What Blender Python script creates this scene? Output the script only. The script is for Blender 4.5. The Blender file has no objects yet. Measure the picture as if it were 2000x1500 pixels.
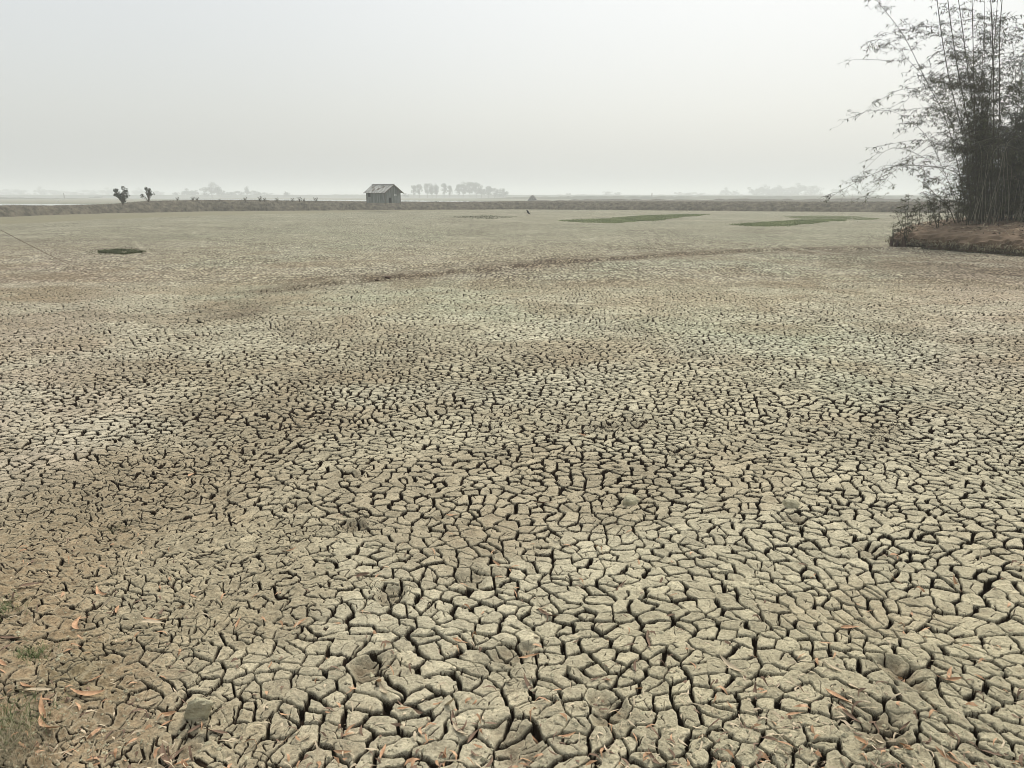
import bpy, math, random
import numpy as np
from mathutils import Vector, Matrix

# ------------------------------------------------------------------ camera, world, sun, exposure
S = bpy.context.scene
COL = S.collection
R = math.radians
CAM_H = 2.6
F = 1503.0                                   # focal length in pixels of a 2000 x 1500 frame
HORIZON = 382.5
PITCH = math.atan((750 - HORIZON) / F)
CP, SP = math.cos(PITCH), math.sin(PITCH)
cd = bpy.data.cameras.new('camera')
cam = bpy.data.objects.new('camera', cd)
COL.objects.link(cam)
cam.location = (0, 0, CAM_H)
cam.rotation_euler = (R(90) - PITCH, 0, 0)
cd.sensor_width = 36
cd.lens = 36 * F / 2000
cd.clip_start = 0.05
cd.clip_end = 9000
S.camera = cam
S.render.engine = 'CYCLES'
S.view_settings.view_transform = 'Standard'
S.view_settings.look = 'None'
S.view_settings.exposure = 0.0
S.view_settings.gamma = 1
S.cycles.max_bounces = 5
S.cycles.diffuse_bounces = 2
S.cycles.volume_bounces = 1
S.cycles.transparent_max_bounces = 8
S.cycles.use_denoising = True
S.cycles.denoising_prefilter = 'ACCURATE'
S.cycles.filter_width = 0.9

SUN_EL, SUN_AZ = 55, 25                       # degrees; azimuth measured from +Y towards +X
w = bpy.data.worlds.new('World')
S.world = w
w.use_nodes = True
nt = w.node_tree
nt.nodes.clear()
wo = nt.nodes.new('ShaderNodeOutputWorld')
sky = nt.nodes.new('ShaderNodeTexSky')
sky.sky_type = 'NISHITA'
sky.sun_disc = False
sky.sun_elevation = R(SUN_EL)
sky.sun_rotation = R(SUN_AZ)
sky.dust_density = 6
sky.air_density = 1
bg1 = nt.nodes.new('ShaderNodeBackground')
bg1.inputs['Strength'].default_value = 0.04
nt.links.new(sky.outputs[0], bg1.inputs['Color'])
# overcast layer: brighter overhead and towards the hidden sun
tc = nt.nodes.new('ShaderNodeTexCoord')
sep = nt.nodes.new('ShaderNodeSeparateXYZ')
nt.links.new(tc.outputs['Generated'], sep.inputs[0])
rmp = nt.nodes.new('ShaderNodeValToRGB')
el = rmp.color_ramp.elements
el[0].position = 0.0
el[0].color = (0.54, 0.56, 0.553, 1)
el[1].position = 1.0
el[1].color = (0.80, 0.82, 0.81, 1)
e = el.new(0.10); e.color = (0.60, 0.615, 0.595, 1)
e = el.new(0.22); e.color = (0.63, 0.645, 0.63, 1)
nt.links.new(sep.outputs['Z'], rmp.inputs['Fac'])
dotn = nt.nodes.new('ShaderNodeVectorMath')
dotn.operation = 'DOT_PRODUCT'
dotn.inputs[1].default_value = (math.sin(R(32)) * math.cos(R(25)), math.cos(R(32)) * math.cos(R(25)), math.sin(R(25)))
nt.links.new(tc.outputs['Generated'], dotn.inputs[0])
mr = nt.nodes.new('ShaderNodeMapRange')
mr.interpolation_type = 'SMOOTHSTEP'
mr.inputs['From Min'].default_value = 0.55
mr.inputs['From Max'].default_value = 1.0
mr.inputs['To Min'].default_value = 0.95
mr.inputs['To Max'].default_value = 1.10
nt.links.new(dotn.outputs['Value'], mr.inputs['Value'])
bg2 = nt.nodes.new('ShaderNodeBackground')
nt.links.new(rmp.outputs['Color'], bg2.inputs['Color'])
nt.links.new(mr.outputs[0], bg2.inputs['Strength'])
ads = nt.nodes.new('ShaderNodeAddShader')
nt.links.new(bg1.outputs[0], ads.inputs[0])
nt.links.new(bg2.outputs[0], ads.inputs[1])
nt.links.new(ads.outputs[0], wo.inputs['Surface'])

sl = bpy.data.lights.new('sun', 'SUN')
sl.energy = 3.0
sl.angle = R(18)
sl.color = (1.0, 0.93, 0.82)
so = bpy.data.objects.new('sun', sl)
COL.objects.link(so)
_d = Vector((math.sin(R(SUN_AZ)) * math.cos(R(SUN_EL)), math.cos(R(SUN_AZ)) * math.cos(R(SUN_EL)), math.sin(R(SUN_EL))))
so.rotation_euler = _d.to_track_quat('Z', 'Y').to_euler()

# ------------------------------------------------------------------ helpers
rnd = random.Random(7)


def ray(px, py):
    a, b = px - 1000.0, 750.0 - py
    return np.array([a, F * CP + b * SP, b * CP - F * SP])


def at(px, py, z=0.0):
    """the point of the level z seen at pixel (px, py) of the 2000 x 1500 photograph"""
    d = ray(px, py)
    t = (z - CAM_H) / d[2]
    return np.array([d[0] * t, d[1] * t, z])


def atd(px, py, Y):
    """the point at depth Y"""
    d = ray(px, py)
    t = Y / d[1]
    return np.array([d[0] * t, Y, CAM_H + d[2] * t])


def tag(o, label=None, cat=None, group=None, kind=None):
    if label: o['label'] = label
    if cat: o['category'] = cat
    if group: o['group'] = group
    if kind: o['kind'] = kind
    return o


def empty(name, loc, rz=0.0):
    o = bpy.data.objects.new(name, None)
    o.empty_display_size = 0.2
    COL.objects.link(o)
    o.location = loc
    o.rotation_euler = (0, 0, rz)
    return o


def copy_tree(o, parent=None):
    c = o.copy()
    COL.objects.link(c)
    if parent: c.parent = parent
    for ch in o.children:
        copy_tree(ch, c)
    return c


def npmesh(name, V, Fc, mat, parent=None, smooth=False):
    """V (n,3); Fc (m,k) array of quads or triangles, or a list of arrays"""
    me = bpy.data.meshes.new(name)
    V = np.asarray(V, np.float32)
    if not isinstance(Fc, list): Fc = [Fc]
    Fc = [np.asarray(f, np.int32) for f in Fc if len(f)]
    me.vertices.add(len(V))
    me.vertices.foreach_set('co', V.ravel())
    loops = np.concatenate([f.ravel() for f in Fc])
    tot = np.concatenate([np.full(len(f), f.shape[1], np.int32) for f in Fc])
    st = np.concatenate([[0], np.cumsum(tot)[:-1]]).astype(np.int32)
    me.loops.add(len(loops))
    me.loops.foreach_set('vertex_index', loops)
    me.polygons.add(len(tot))
    me.polygons.foreach_set('loop_start', st)
    me.polygons.foreach_set('loop_total', tot)
    me.polygons.foreach_set('use_smooth', np.full(len(tot), smooth))
    me.update(calc_edges=True)
    me.materials.append(mat)
    o = bpy.data.objects.new(name, me)
    COL.objects.link(o)
    if parent: o.parent = parent
    return o


class MB:
    def __init__(self):
        self.v, self.q, self.t, self.n = [], [], [], 0

    def add(self, V, Q=None, T=None):
        V = np.asarray(V, float)
        if Q is not None and len(Q): self.q.append(np.asarray(Q) + self.n)
        if T is not None and len(T): self.t.append(np.asarray(T) + self.n)
        self.v.append(V)
        self.n += len(V)

    def box(self, a, b, M=None):
        (x0, y0, z0), (x1, y1, z1) = a, b
        V = np.array([(x0, y0, z0), (x1, y0, z0), (x1, y1, z0), (x0, y1, z0), (x0, y0, z1), (x1, y0, z1), (x1, y1, z1), (x0, y1, z1)])
        if M is not None: V = np.array([tuple(M @ Vector(p)) for p in V])
        self.add(V, [(0, 3, 2, 1), (4, 5, 6, 7), (0, 1, 5, 4), (1, 2, 6, 5), (2, 3, 7, 6), (3, 0, 4, 7)])

    def tube(self, P, rad, k=5, cap=True):
        P = np.asarray(P, float)
        n = len(P)
        rad = np.broadcast_to(np.asarray(rad, float), (n,))
        T = np.gradient(P, axis=0)
        T /= np.linalg.norm(T, axis=1)[:, None] + 1e-9
        ref = np.array([0.3, 0.9, 0.2]) if abs(T[0][2]) > 0.8 else np.array([0, 0, 1.0])
        U = np.cross(T, ref)
        U /= np.linalg.norm(U, axis=1)[:, None] + 1e-9
        W = np.cross(T, U)
        a = np.arange(k) * 2 * np.pi / k
        V = (P[:, None] + rad[:, None, None] * (np.cos(a)[None, :, None] * U[:, None] + np.sin(a)[None, :, None] * W[:, None])).reshape(-1, 3)
        Q = [(i * k + j, i * k + (j + 1) % k, (i + 1) * k + (j + 1) % k, (i + 1) * k + j) for i in range(n - 1) for j in range(k)]
        T3 = []
        if cap:
            V = np.vstack([V, P[0], P[-1]])
            c0, c1 = n * k, n * k + 1
            T3 = [(c0, (j + 1) % k, j) for j in range(k)] + [(c1, (n - 1) * k + j, (n - 1) * k + (j + 1) % k) for j in range(k)]
        self.add(V, Q, T3)

    def build(self, name, mat, parent=None, smooth=False, off=None):
        V = np.vstack(self.v)
        if off is not None: V = V - np.asarray(off)
        f = []
        if self.q: f.append(np.vstack(self.q))
        if self.t: f.append(np.vstack(self.t))
        return npmesh(name, V, f, mat, parent, smooth)


def hsh(ix, iy, seed):
    x = (ix.astype(np.int64).astype(np.uint32) * np.uint32(374761393)) + (iy.astype(np.int64).astype(np.uint32) * np.uint32(668265263)) + np.uint32((seed * 2246822519) & 0xffffffff)
    x ^= x >> np.uint32(13)
    x *= np.uint32(1274126177)
    x ^= x >> np.uint32(16)
    x *= np.uint32(2654435769)
    x ^= x >> np.uint32(15)
    return x.astype(np.float32) / np.float32(4294967296.0)


def noise(x, y, seed=0):
    """value noise in -1..1"""
    fx, fy = np.floor(x), np.floor(y)
    tx, ty = (x - fx).astype(np.float32), (y - fy).astype(np.float32)
    tx = tx * tx * (3 - 2 * tx)
    ty = ty * ty * (3 - 2 * ty)
    a, b = hsh(fx, fy, seed), hsh(fx + 1, fy, seed)
    c, d = hsh(fx, fy + 1, seed), hsh(fx + 1, fy + 1, seed)
    return ((a + (b - a) * tx) * (1 - ty) + (c + (d - c) * tx) * ty) * 2 - 1


def fbm(x, y, seed=0, o=4, g=0.5):
    s, a, n = 0, 1.0, 0
    for i in range(o):
        s = s + a * noise(x * 2 ** i + 17.3 * i, y * 2 ** i - 9.1 * i, seed + i)
        n += a
        a *= g
    return s / n


def sstep(x, a, b):
    t = np.clip((x - a) / (b - a), 0, 1)
    return t * t * (3 - 2 * t)


def cracks(x, y, cell, seed, wmin, wmax, closed, jit=0.92):
    """signed distance past the crack edge of a plate field; also the plate's random numbers"""
    gx, gy = np.floor(x / cell), np.floor(y / cell)
    best = np.full(x.shape, 1e9, np.float32)
    bx = np.zeros_like(best); by = np.zeros_like(best)
    ci = np.zeros_like(gx); cj = np.zeros_like(gy)
    for i in (-1, 0, 1):
        for j in (-1, 0, 1):
            a, b = gx + i, gy + j
            sx = (a + 0.5 + (hsh(a, b, seed) - 0.5) * jit) * cell
            sy = (b + 0.5 + (hsh(a, b, seed + 1) - 0.5) * jit) * cell
            d = (x - sx) ** 2 + (y - sy) ** 2
            m = d < best
            best = np.where(m, d, best)
            bx = np.where(m, sx, bx); by = np.where(m, sy, by)
            ci = np.where(m, a, ci); cj = np.where(m, b, cj)
    out = np.full(x.shape, 1e3, np.float32)
    for i in (-2, -1, 0, 1, 2):
        for j in (-2, -1, 0, 1, 2):
            if i == 0 and j == 0 or abs(i) + abs(j) == 4: continue
            a, b = ci + i, cj + j
            sx = (a + 0.5 + (hsh(a, b, seed) - 0.5) * jit) * cell
            sy = (b + 0.5 + (hsh(a, b, seed + 1) - 0.5) * jit) * cell
            dx, dy = sx - bx, sy - by
            L = np.sqrt(dx * dx + dy * dy) + 1e-6
            d = -((x - (bx + sx) / 2) * dx + (y - (by + sy) / 2) * dy) / L
            h = hsh(ci + a, cj + b, seed + 5)                # the same number seen from both plates
            wd = wmin + (wmax - wmin) * (np.maximum(h - closed, 0) / (1 - closed)) ** 1.5
            d = np.where(h < closed, 1e3, d - wd)
            out = np.minimum(out, d)
    return out, hsh(ci, cj, seed + 9), hsh(ci, cj, seed + 10), bx, by


# ------------------------------------------------------------------ materials
def mat(name, base, rough=0.9, var=0.25, scale=8.0, col2=None, bump=0.0, bscale=40.0, spec=0.2, detail=5.0):
    m = bpy.data.materials.new(name)
    m.use_nodes = True
    t = m.node_tree
    b = t.nodes['Principled BSDF']
    b.inputs['Roughness'].default_value = rough
    b.inputs['Specular IOR Level'].default_value = spec
    c = t.nodes.new('ShaderNodeTexCoord')
    n = t.nodes.new('ShaderNodeTexNoise')
    n.inputs['Scale'].default_value = scale
    n.inputs['Detail'].default_value = detail
    t.links.new(c.outputs['Object'], n.inputs['Vector'])
    mx = t.nodes.new('ShaderNodeMix')
    mx.data_type = 'RGBA'
    c1 = tuple(v * (1 - var) for v in base)
    c2 = col2 or tuple(min(1, v * (1 + var)) for v in base)
    mx.inputs['A'].default_value = (*c1, 1)
    mx.inputs['B'].default_value = (*c2, 1)
    r = t.nodes.new('ShaderNodeMapRange')
    r.inputs['From Min'].default_value = 0.3
    r.inputs['From Max'].default_value = 0.7
    t.links.new(n.outputs['Fac'], r.inputs['Value'])
    t.links.new(r.outputs[0], mx.inputs['Factor'])
    t.links.new(mx.outputs['Result'], b.inputs['Base Color'])
    if bump:
        n2 = t.nodes.new('ShaderNodeTexNoise')
        n2.inputs['Scale'].default_value = bscale
        n2.inputs['Detail'].default_value = 4
        t.links.new(c.outputs['Object'], n2.inputs['Vector'])
        bp = t.nodes.new('ShaderNodeBump')
        bp.inputs['Strength'].default_value = bump
        bp.inputs['Distance'].default_value = 0.02
        t.links.new(n2.outputs['Fac'], bp.inputs['Height'])
        t.links.new(bp.outputs[0], b.inputs['Normal'])
    return m


M_bank = mat('bank_soil', (0.075, 0.068, 0.048), 0.95, 0.6, 1.5, (0.14, 0.125, 0.09), 0.8, 6)
M_dry = mat('dry_grass', (0.27, 0.24, 0.16), 0.9, 0.4, 1.5)
M_bankgrass = mat('bank_grass', (0.08, 0.08, 0.055), 0.9, 0.5, 0.8, (0.19, 0.175, 0.13))
M_green = mat('green_grass', (0.16, 0.215, 0.085), 0.85, 0.35, 0.4, (0.29, 0.33, 0.16))
M_dkgreen = mat('dark_green_grass', (0.075, 0.088, 0.04), 0.85, 0.4, 3.0)
M_leaf = mat('bamboo_leaf', (0.030, 0.034, 0.018), 0.8, 0.5, 1.1, (0.085, 0.092, 0.045), spec=0.08)
M_leaf2 = mat('olive_bamboo_leaf', (0.06, 0.066, 0.034), 0.8, 0.4, 1.1, (0.13, 0.135, 0.07), spec=0.1)
M_culm = mat('bamboo_culm', (0.045, 0.044, 0.030), 0.8, 0.35, 4.0, (0.085, 0.08, 0.052), spec=0.08)
M_paleculm = mat('pale_bamboo_culm', (0.20, 0.185, 0.13), 0.6, 0.3, 4.0)
M_twig = mat('bamboo_twig', (0.05, 0.044, 0.032), 0.8, 0.35, 3.0)
M_brownleaf = mat('brown_leaf', (0.16, 0.105, 0.07), 0.7, 0.3, 18.0, spec=0.3)
M_straw = mat('straw', (0.42, 0.36, 0.25), 0.8, 0.35, 30.0)
M_bark = mat('bark', (0.09, 0.075, 0.055), 0.9, 0.3, 9.0)
M_treefol = mat('tree_foliage', (0.05, 0.07, 0.035), 0.8, 0.4, 0.25, (0.085, 0.105, 0.05))
M_shrub = mat('shrub_foliage', (0.035, 0.05, 0.03), 0.8, 0.4, 3.0, (0.07, 0.085, 0.05))
M_feather = mat('black_feathers', (0.008, 0.008, 0.009), 0.6, 0.3, 20)
M_white = mat('white_feathers', (0.8, 0.8, 0.78), 0.8, 0.05, 20)
M_wood = mat('grey_wood', (0.14, 0.125, 0.105), 0.85, 0.35, 5.0)
M_thatch = mat('thatch', (0.05, 0.045, 0.035), 0.95, 0.4, 6.0)
M_dark = mat('dark_opening', (0.02, 0.02, 0.02), 0.9, 0.2, 5.0)
M_string = mat('string', (0.10, 0.055, 0.04), 0.8, 0.2, 5.0)
M_clod = mat('clod', (0.37, 0.345, 0.24), 0.95, 0.35, 14.0, bump=0.9, bscale=45)
M_root = mat('root', (0.07, 0.048, 0.035), 0.95, 0.35, 9.0, bump=0.5)


def ground_material():
    m = bpy.data.materials.new('cracked_mud')
    m.use_nodes = True
    t = m.node_tree
    N, L = t.nodes, t.links
    b = N['Principled BSDF']
    b.inputs['Roughness'].default_value = 0.95
    b.inputs['Specular IOR Level'].default_value = 0.12
    c = N.new('ShaderNodeTexCoord')

    def att(nm):
        a = N.new('ShaderNodeAttribute'); a.attribute_name = nm
        return a

    def tex(scale, detail, rough=0.6, dist=0.0):
        n = N.new('ShaderNodeTexNoise')
        n.inputs['Scale'].default_value = scale
        n.inputs['Detail'].default_value = detail
        n.inputs['Roughness'].default_value = rough
        n.inputs['Distortion'].default_value = dist
        L.new(c.outputs['Object'], n.inputs['Vector'])
        return n

    def mrange(src, a, b_, c_, d):
        r = N.new('ShaderNodeMapRange')
        for k, v in zip(('From Min', 'From Max', 'To Min', 'To Max'), (a, b_, c_, d)): r.inputs[k].default_value = v
        L.new(src, r.inputs['Value'])
        return r.outputs[0]

    def math_(op, a, b_):
        n = N.new('ShaderNodeMath'); n.operation = op
        for i, v in enumerate((a, b_)):
            if isinstance(v, (int, float)): n.inputs[i].default_value = v
            else: L.new(v, n.inputs[i])
        return n.outputs[0]

    def mixc(f, a, b_, mode='MIX'):
        n = N.new('ShaderNodeMix'); n.data_type = 'RGBA'; n.blend_type = mode
        for k, v in (('Factor', f), ('A', a), ('B', b_)):
            if isinstance(v, (int, float)): n.inputs[k].default_value = v
            elif isinstance(v, tuple): n.inputs[k].default_value = v
            else: L.new(v, n.inputs[k])
        return n.outputs['Result']
    tint = att('tint'); cr = att('crack'); far = att('far'); pr = att('plate')
    n1 = tex(9, 6, 0.65); n2 = tex(55, 5, 0.7); n3 = tex(1.1, 4); n4 = tex(260, 3, 0.7)
    v = mrange(n1.outputs['Fac'], 0.3, 0.7, 0.78, 1.24)
    v = math_('MULTIPLY', v, mrange(n2.outputs['Fac'], 0.3, 0.7, 0.60, 1.42))
    v = math_('MULTIPLY', v, mrange(n4.outputs['Fac'], 0.3, 0.7, 0.78, 1.22))
    v = math_('MULTIPLY', v, mrange(n3.outputs['Fac'], 0.3, 0.7, 0.90, 1.10))
    v = math_('MULTIPLY', v, mrange(pr.outputs['Fac'], 0, 1, 0.84, 1.14))
    mpf = N.new('ShaderNodeMapping'); mpf.inputs['Scale'].default_value = (4.5, 0.8, 1)
    L.new(c.outputs['Object'], mpf.inputs[0])
    nf = N.new('ShaderNodeTexNoise'); nf.inputs['Scale'].default_value = 1.0; nf.inputs['Detail'].default_value = 5; nf.inputs['Roughness'].default_value = 0.75
    L.new(mpf.outputs[0], nf.inputs['Vector'])
    fv = math_('MULTIPLY', math_('SUBTRACT', nf.outputs['Fac'], 0.5), 2.4)
    fv = math_('ADD', math_('MULTIPLY', fv, far.outputs['Fac']), 1.0)
    v = math_('MULTIPLY', v, fv)
    cc = N.new('ShaderNodeCombineColor')
    for k in range(3): L.new(v, cc.inputs[k])
    base = mixc(1.0, tint.outputs['Color'], cc.outputs[0], 'MULTIPLY')
    # small holes and stains of the plates
    vo = N.new('ShaderNodeTexVoronoi'); vo.inputs['Scale'].default_value = 42
    L.new(c.outputs['Object'], vo.inputs['Vector'])
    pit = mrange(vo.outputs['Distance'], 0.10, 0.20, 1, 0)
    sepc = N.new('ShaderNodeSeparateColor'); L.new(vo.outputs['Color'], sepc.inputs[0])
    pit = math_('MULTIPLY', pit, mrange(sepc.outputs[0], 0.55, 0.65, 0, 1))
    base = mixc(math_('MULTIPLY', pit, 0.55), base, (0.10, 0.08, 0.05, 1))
    base = mixc(mrange(tex(4.3, 6, 0.7, 0.6).outputs['Fac'], 0.56, 0.72, 0, 0.5), base, (0.22, 0.18, 0.115, 1))
    # far plates: too small in the picture for relief, crack shade painted as colour
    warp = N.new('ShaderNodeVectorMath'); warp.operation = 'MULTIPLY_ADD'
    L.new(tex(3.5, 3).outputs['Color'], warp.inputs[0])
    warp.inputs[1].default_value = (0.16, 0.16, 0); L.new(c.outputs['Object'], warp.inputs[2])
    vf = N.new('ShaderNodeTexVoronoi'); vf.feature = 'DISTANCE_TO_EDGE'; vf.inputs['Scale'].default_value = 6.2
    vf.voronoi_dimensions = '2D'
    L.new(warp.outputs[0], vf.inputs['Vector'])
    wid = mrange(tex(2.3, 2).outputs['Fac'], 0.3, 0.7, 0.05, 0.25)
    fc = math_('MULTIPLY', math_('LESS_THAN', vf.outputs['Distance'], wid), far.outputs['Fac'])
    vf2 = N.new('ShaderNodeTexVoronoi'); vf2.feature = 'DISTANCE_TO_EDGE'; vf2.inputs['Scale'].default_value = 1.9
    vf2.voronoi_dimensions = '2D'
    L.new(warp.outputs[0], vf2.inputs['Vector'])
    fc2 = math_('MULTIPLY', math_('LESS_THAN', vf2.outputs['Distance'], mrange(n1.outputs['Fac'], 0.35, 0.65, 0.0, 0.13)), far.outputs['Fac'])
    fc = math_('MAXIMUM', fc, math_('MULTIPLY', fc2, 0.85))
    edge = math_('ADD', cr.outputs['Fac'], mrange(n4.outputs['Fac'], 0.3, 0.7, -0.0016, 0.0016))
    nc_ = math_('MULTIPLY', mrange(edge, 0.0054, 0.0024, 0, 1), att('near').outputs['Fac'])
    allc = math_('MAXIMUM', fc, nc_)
    rimc = math_('MULTIPLY', mrange(edge, 0.022, 0.006, 0, 0.28), att('near').outputs['Fac'])
    base = mixc(rimc, base, (0.56, 0.52, 0.38, 1))
    base = mixc(allc, base, (0.034, 0.023, 0.014, 1))  # dark crack soil, with the shade inside the cracks painted in
    L.new(base, b.inputs['Base Color'])
    h = math_('ADD', math_('MULTIPLY', n2.outputs['Fac'], 1.0), math_('MULTIPLY', n4.outputs['Fac'], 0.35))
    h = math_('ADD', h, math_('MULTIPLY', pit, -0.5))
    bp = N.new('ShaderNodeBump'); bp.inputs['Strength'].default_value = 1.0; bp.inputs['Distance'].default_value = 0.014
    L.new(h, bp.inputs['Height']); L.new(bp.outputs[0], b.inputs['Normal'])
    return m


M_ground = ground_material()

# ------------------------------------------------------------------ the ground
HP = [(at(px, py)[:2], r, d) for px, py, r, d in [
    (765, 1165, .13, .07), (585, 1000, .12, .05), (690, 1030, .12, .06), (680, 930, .13, .06), (1700, 1075, .14, .05), (1760, 1320, .13, .08),
    (1000, 1280, .12, .07), (1720, 1420, .16, .08), (430, 975, .14, .05), (240, 1030, .15, .04), (230, 860, .13, .05), (930, 1130, .12, .05),
    (1545, 1010, .11, .06), (1190, 830, .14, .05), (1250, 830, .14, .04), (720, 1310, .13, .08), (1010, 1460, .16, .07), (330, 1480, .18, .06),
    (860, 1010, .10, .06), (1190, 1390, .12, .06), (950, 840, .13, .04), (1330, 880, .14, .05), (470, 880, .12, .04), (150, 780, .16, .04)]]
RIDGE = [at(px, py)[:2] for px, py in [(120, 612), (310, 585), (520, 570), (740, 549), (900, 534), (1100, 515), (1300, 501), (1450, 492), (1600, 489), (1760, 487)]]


def segdist(x, y, pts):
    """signed distance to a polyline (positive on the far side)"""
    best = np.full(x.shape, 1e9, np.float32); sg = np.zeros_like(best)
    for (ax, ay), (bx_, by_) in zip(pts[:-1], pts[1:]):
        dx, dy = bx_ - ax, by_ - ay
        t = np.clip(((x - ax) * dx + (y - ay) * dy) / (dx * dx + dy * dy), 0, 1)
        ex, ey = x - ax - t * dx, y - ay - t * dy
        d = np.sqrt(ex * ex + ey * ey)
        m = d < best
        best = np.where(m, d, best)
        sg = np.where(m, np.sign(dx * ey - dy * ex), sg)
    return best * sg


def macro(x, y):
    z = 0.035 * fbm(x * 0.55, y * 0.55, 3, 3) + 0.02 * fbm(x * 2.1, y * 2.1, 8, 2)
    d = segdist(x, y, RIDGE)
    z = z + 0.12 * sstep(d, -0.05, 0.3) * sstep(-d, -2.6, -0.3) * sstep(x, -9.5, -5) * (0.8 + 0.4 * noise(x * .8, y * .8, 44))
    near = sstep(-x - 0.20 * y, 0.9, 2.6) * sstep(6.0 - y, 0, 2.5)
    z = z + 0.16 * near
    return z


def loosem(x, y):
    """1 where the mud is crumbled and finely cracked"""
    q = fbm(x * 0.8, y * 0.8, 61, 3)
    a = sstep(q + 0.55 * sstep(-x - 0.12 * y, -0.3, 1.6) * sstep(9 - y, 0, 4), 0.12, 0.6)
    return a


def soilm(x, y):
    return sstep(-x - 0.50 * y + 0.30 * fbm(x * 1.1, y * 1.1, 64, 3), -0.05, 0.55) * sstep(6.6 - y + 1.0 * noise(x * .7, y * .7, 66), 0, 1.6)


def mudz(x, y, full=True):
    x = x.astype(np.float64); y = y.astype(np.float64)
    nearf = sstep(26.0 - y, 0, 5)
    wx = x + 0.22 * fbm(x * 0.7, y * 0.7, 24, 2) + 0.030 * noise(x * 5.1, y * 5.1, 20) + 0.010 * noise(x * 17, y * 17, 21) + 0.004 * noise(x * 53, y * 53, 22)
    wy = y + 0.22 * fbm(x * 0.7, y * 0.7, 34, 2) + 0.030 * noise(x * 5.1, y * 5.1, 30) + 0.010 * noise(x * 17, y * 17, 31) + 0.004 * noise(x * 53, y * 53, 32)
    lo = loosem(x, y)
    so_ = soilm(x, y)
    lo = np.maximum(lo, so_)
    patch = 0.7 + 0.5 * noise(x * 0.9, y * 0.9, 51) + 0.3 * sstep(y, 5, 12)
    d1, r1, r2, bx, by = cracks(wx, wy, 0.120, 100, 0.0024, 0.0132, 0.10)
    d1 = d1 + 0.004 * (1 - patch) + 0.004 * lo + 0.002 * so_ - 0.0050 * sstep(y, 5, 12)
    wall = 0.0052
    c1 = 1 - sstep(d1, -0.002, wall)
    d2, s1, s2, _, _ = cracks(wx + 3.3, wy + 1.7, 0.061, 300, 0.0, 0.0034, 0.62)
    d2 = d2 + 0.0015 - 0.0030 * lo
    c2 = 1 - sstep(d2, -0.0015, 0.0035)
    c2 = c2 * sstep(18.0 - y, 0, 8)
    # plates: rounded rims, own level, own tilt
    top = 0.008 * (1 - np.exp(-np.maximum(d1, 0) / 0.010)) + (r1 - 0.5) * 0.010 + ((r2 - 0.5) * (wx - bx) + (r1 - 0.5) * (wy - by)) * 0.17
    z = top * (1 - 0.45 * lo)
    ruf = (0.0090 + 0.009 * lo) * fbm(x * 19, y * 19, 70, 3, 0.6) + 0.010 * lo * fbm(x * 6, y * 6, 75, 2)
    z = z + ruf
    z = z - 0.018 * c2 - (0.075 - 0.015 * lo) * c1
    pit = np.zeros_like(z)
    qx, qy = x + .05 * noise(x * 9, y * 9, 81), y + .05 * noise(x * 9, y * 9, 82)
    for (hx, hy), r, dp in HP:
        k = np.sqrt((qx - hx) ** 2 + ((qy - hy) * 0.8) ** 2) / (r * .8)
        pit += dp * .62 * (0.3 * np.exp(-((k - 1.25) / 0.35) ** 2) - np.exp(-k ** 4)) * (1 + .35 * noise(x * 22, y * 22, 83))
    z = z + pit
    z = z * nearf
    cr = np.clip(np.maximum(c1 ** 0.75, 0.85 * c2), 0, 1) * nearf
    return z + macro(x, y), cr, r2, lo, np.minimum(d1, d2 * 1.2 + 0.0015 + 0.01 * (1 - sstep(18.0 - y, 0, 8))), pit * nearf


def ground_at(x, y):
    a = np.array([x], float); b = np.array([y], float)
    return float(mudz(a, b)[0][0])


ys = [2.3]
while ys[-1] < 26.5:
    y = ys[-1]
    ys.append(y + (0.0042 if y < 5.0 else 0.0042 + (y - 5.0) * 0.0011))
while ys[-1] < 190: ys.append(ys[-1] * 1.007)
while ys[-1] < 4200: ys.append(ys[-1] * 1.12)
ys = np.array([-60, -20, -6, -2, 0, 1, 1.6, 2.0] + ys)
us = np.arange(-0.86, 0.8601, 0.00108)
ext = np.array([.04, .12, .3, .7, 1.5, 3, 6, 12, 25, 60, 160, 500, 1500, 3500.])
sc = np.maximum(ys, 2.3)
X = np.concatenate([-(0.86 * sc[:, None] + ext[::-1][None]), us[None] * sc[:, None], 0.86 * sc[:, None] + ext[None]], axis=1)
Y = np.repeat(ys[:, None], X.shape[1], axis=1)
nr, nc = X.shape
x, y = X.ravel(), Y.ravel()
print('ground verts', nr * nc)
Z = np.zeros(nr * nc, np.float32); CR = Z.copy(); PL = Z.copy(); LO = Z.copy(); D1 = Z.copy(); PT = Z.copy()
nnear = int(np.searchsorted(ys, 27.0)) * nc
for a in range(0, nnear, 400000):
    s = slice(a, min(nnear, a + 400000))
    Z[s], CR[s], PL[s], LO[s], D1[s], PT[s] = mudz(x[s], y[s])
s = slice(nnear, None)
Z[s] = macro(x[s], y[s]); PL[s] = 0.5; LO[s] = loosem(x[s], y[s]); D1[s] = 0.05


def blob(px, py, rx, ry, rot=0):
    p = at(px, py)
    c_, s_ = math.cos(rot), math.sin(rot)
    dx, dy = x - p[0], y - p[1]
    k = ((dx * c_ + dy * s_) / rx) ** 2 + ((-dx * s_ + dy * c_) / ry) ** 2
    return np.exp(-k)


T = np.empty((nr * nc, 3), np.float32)
T[:] = (0.43, 0.395, 0.285)


def tint(mask, col):
    global T
    mk = np.clip(mask, 0, 1)[:, None].astype(np.float32)
    T = T * (1 - mk) + np.array(col, np.float32) * mk


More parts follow.
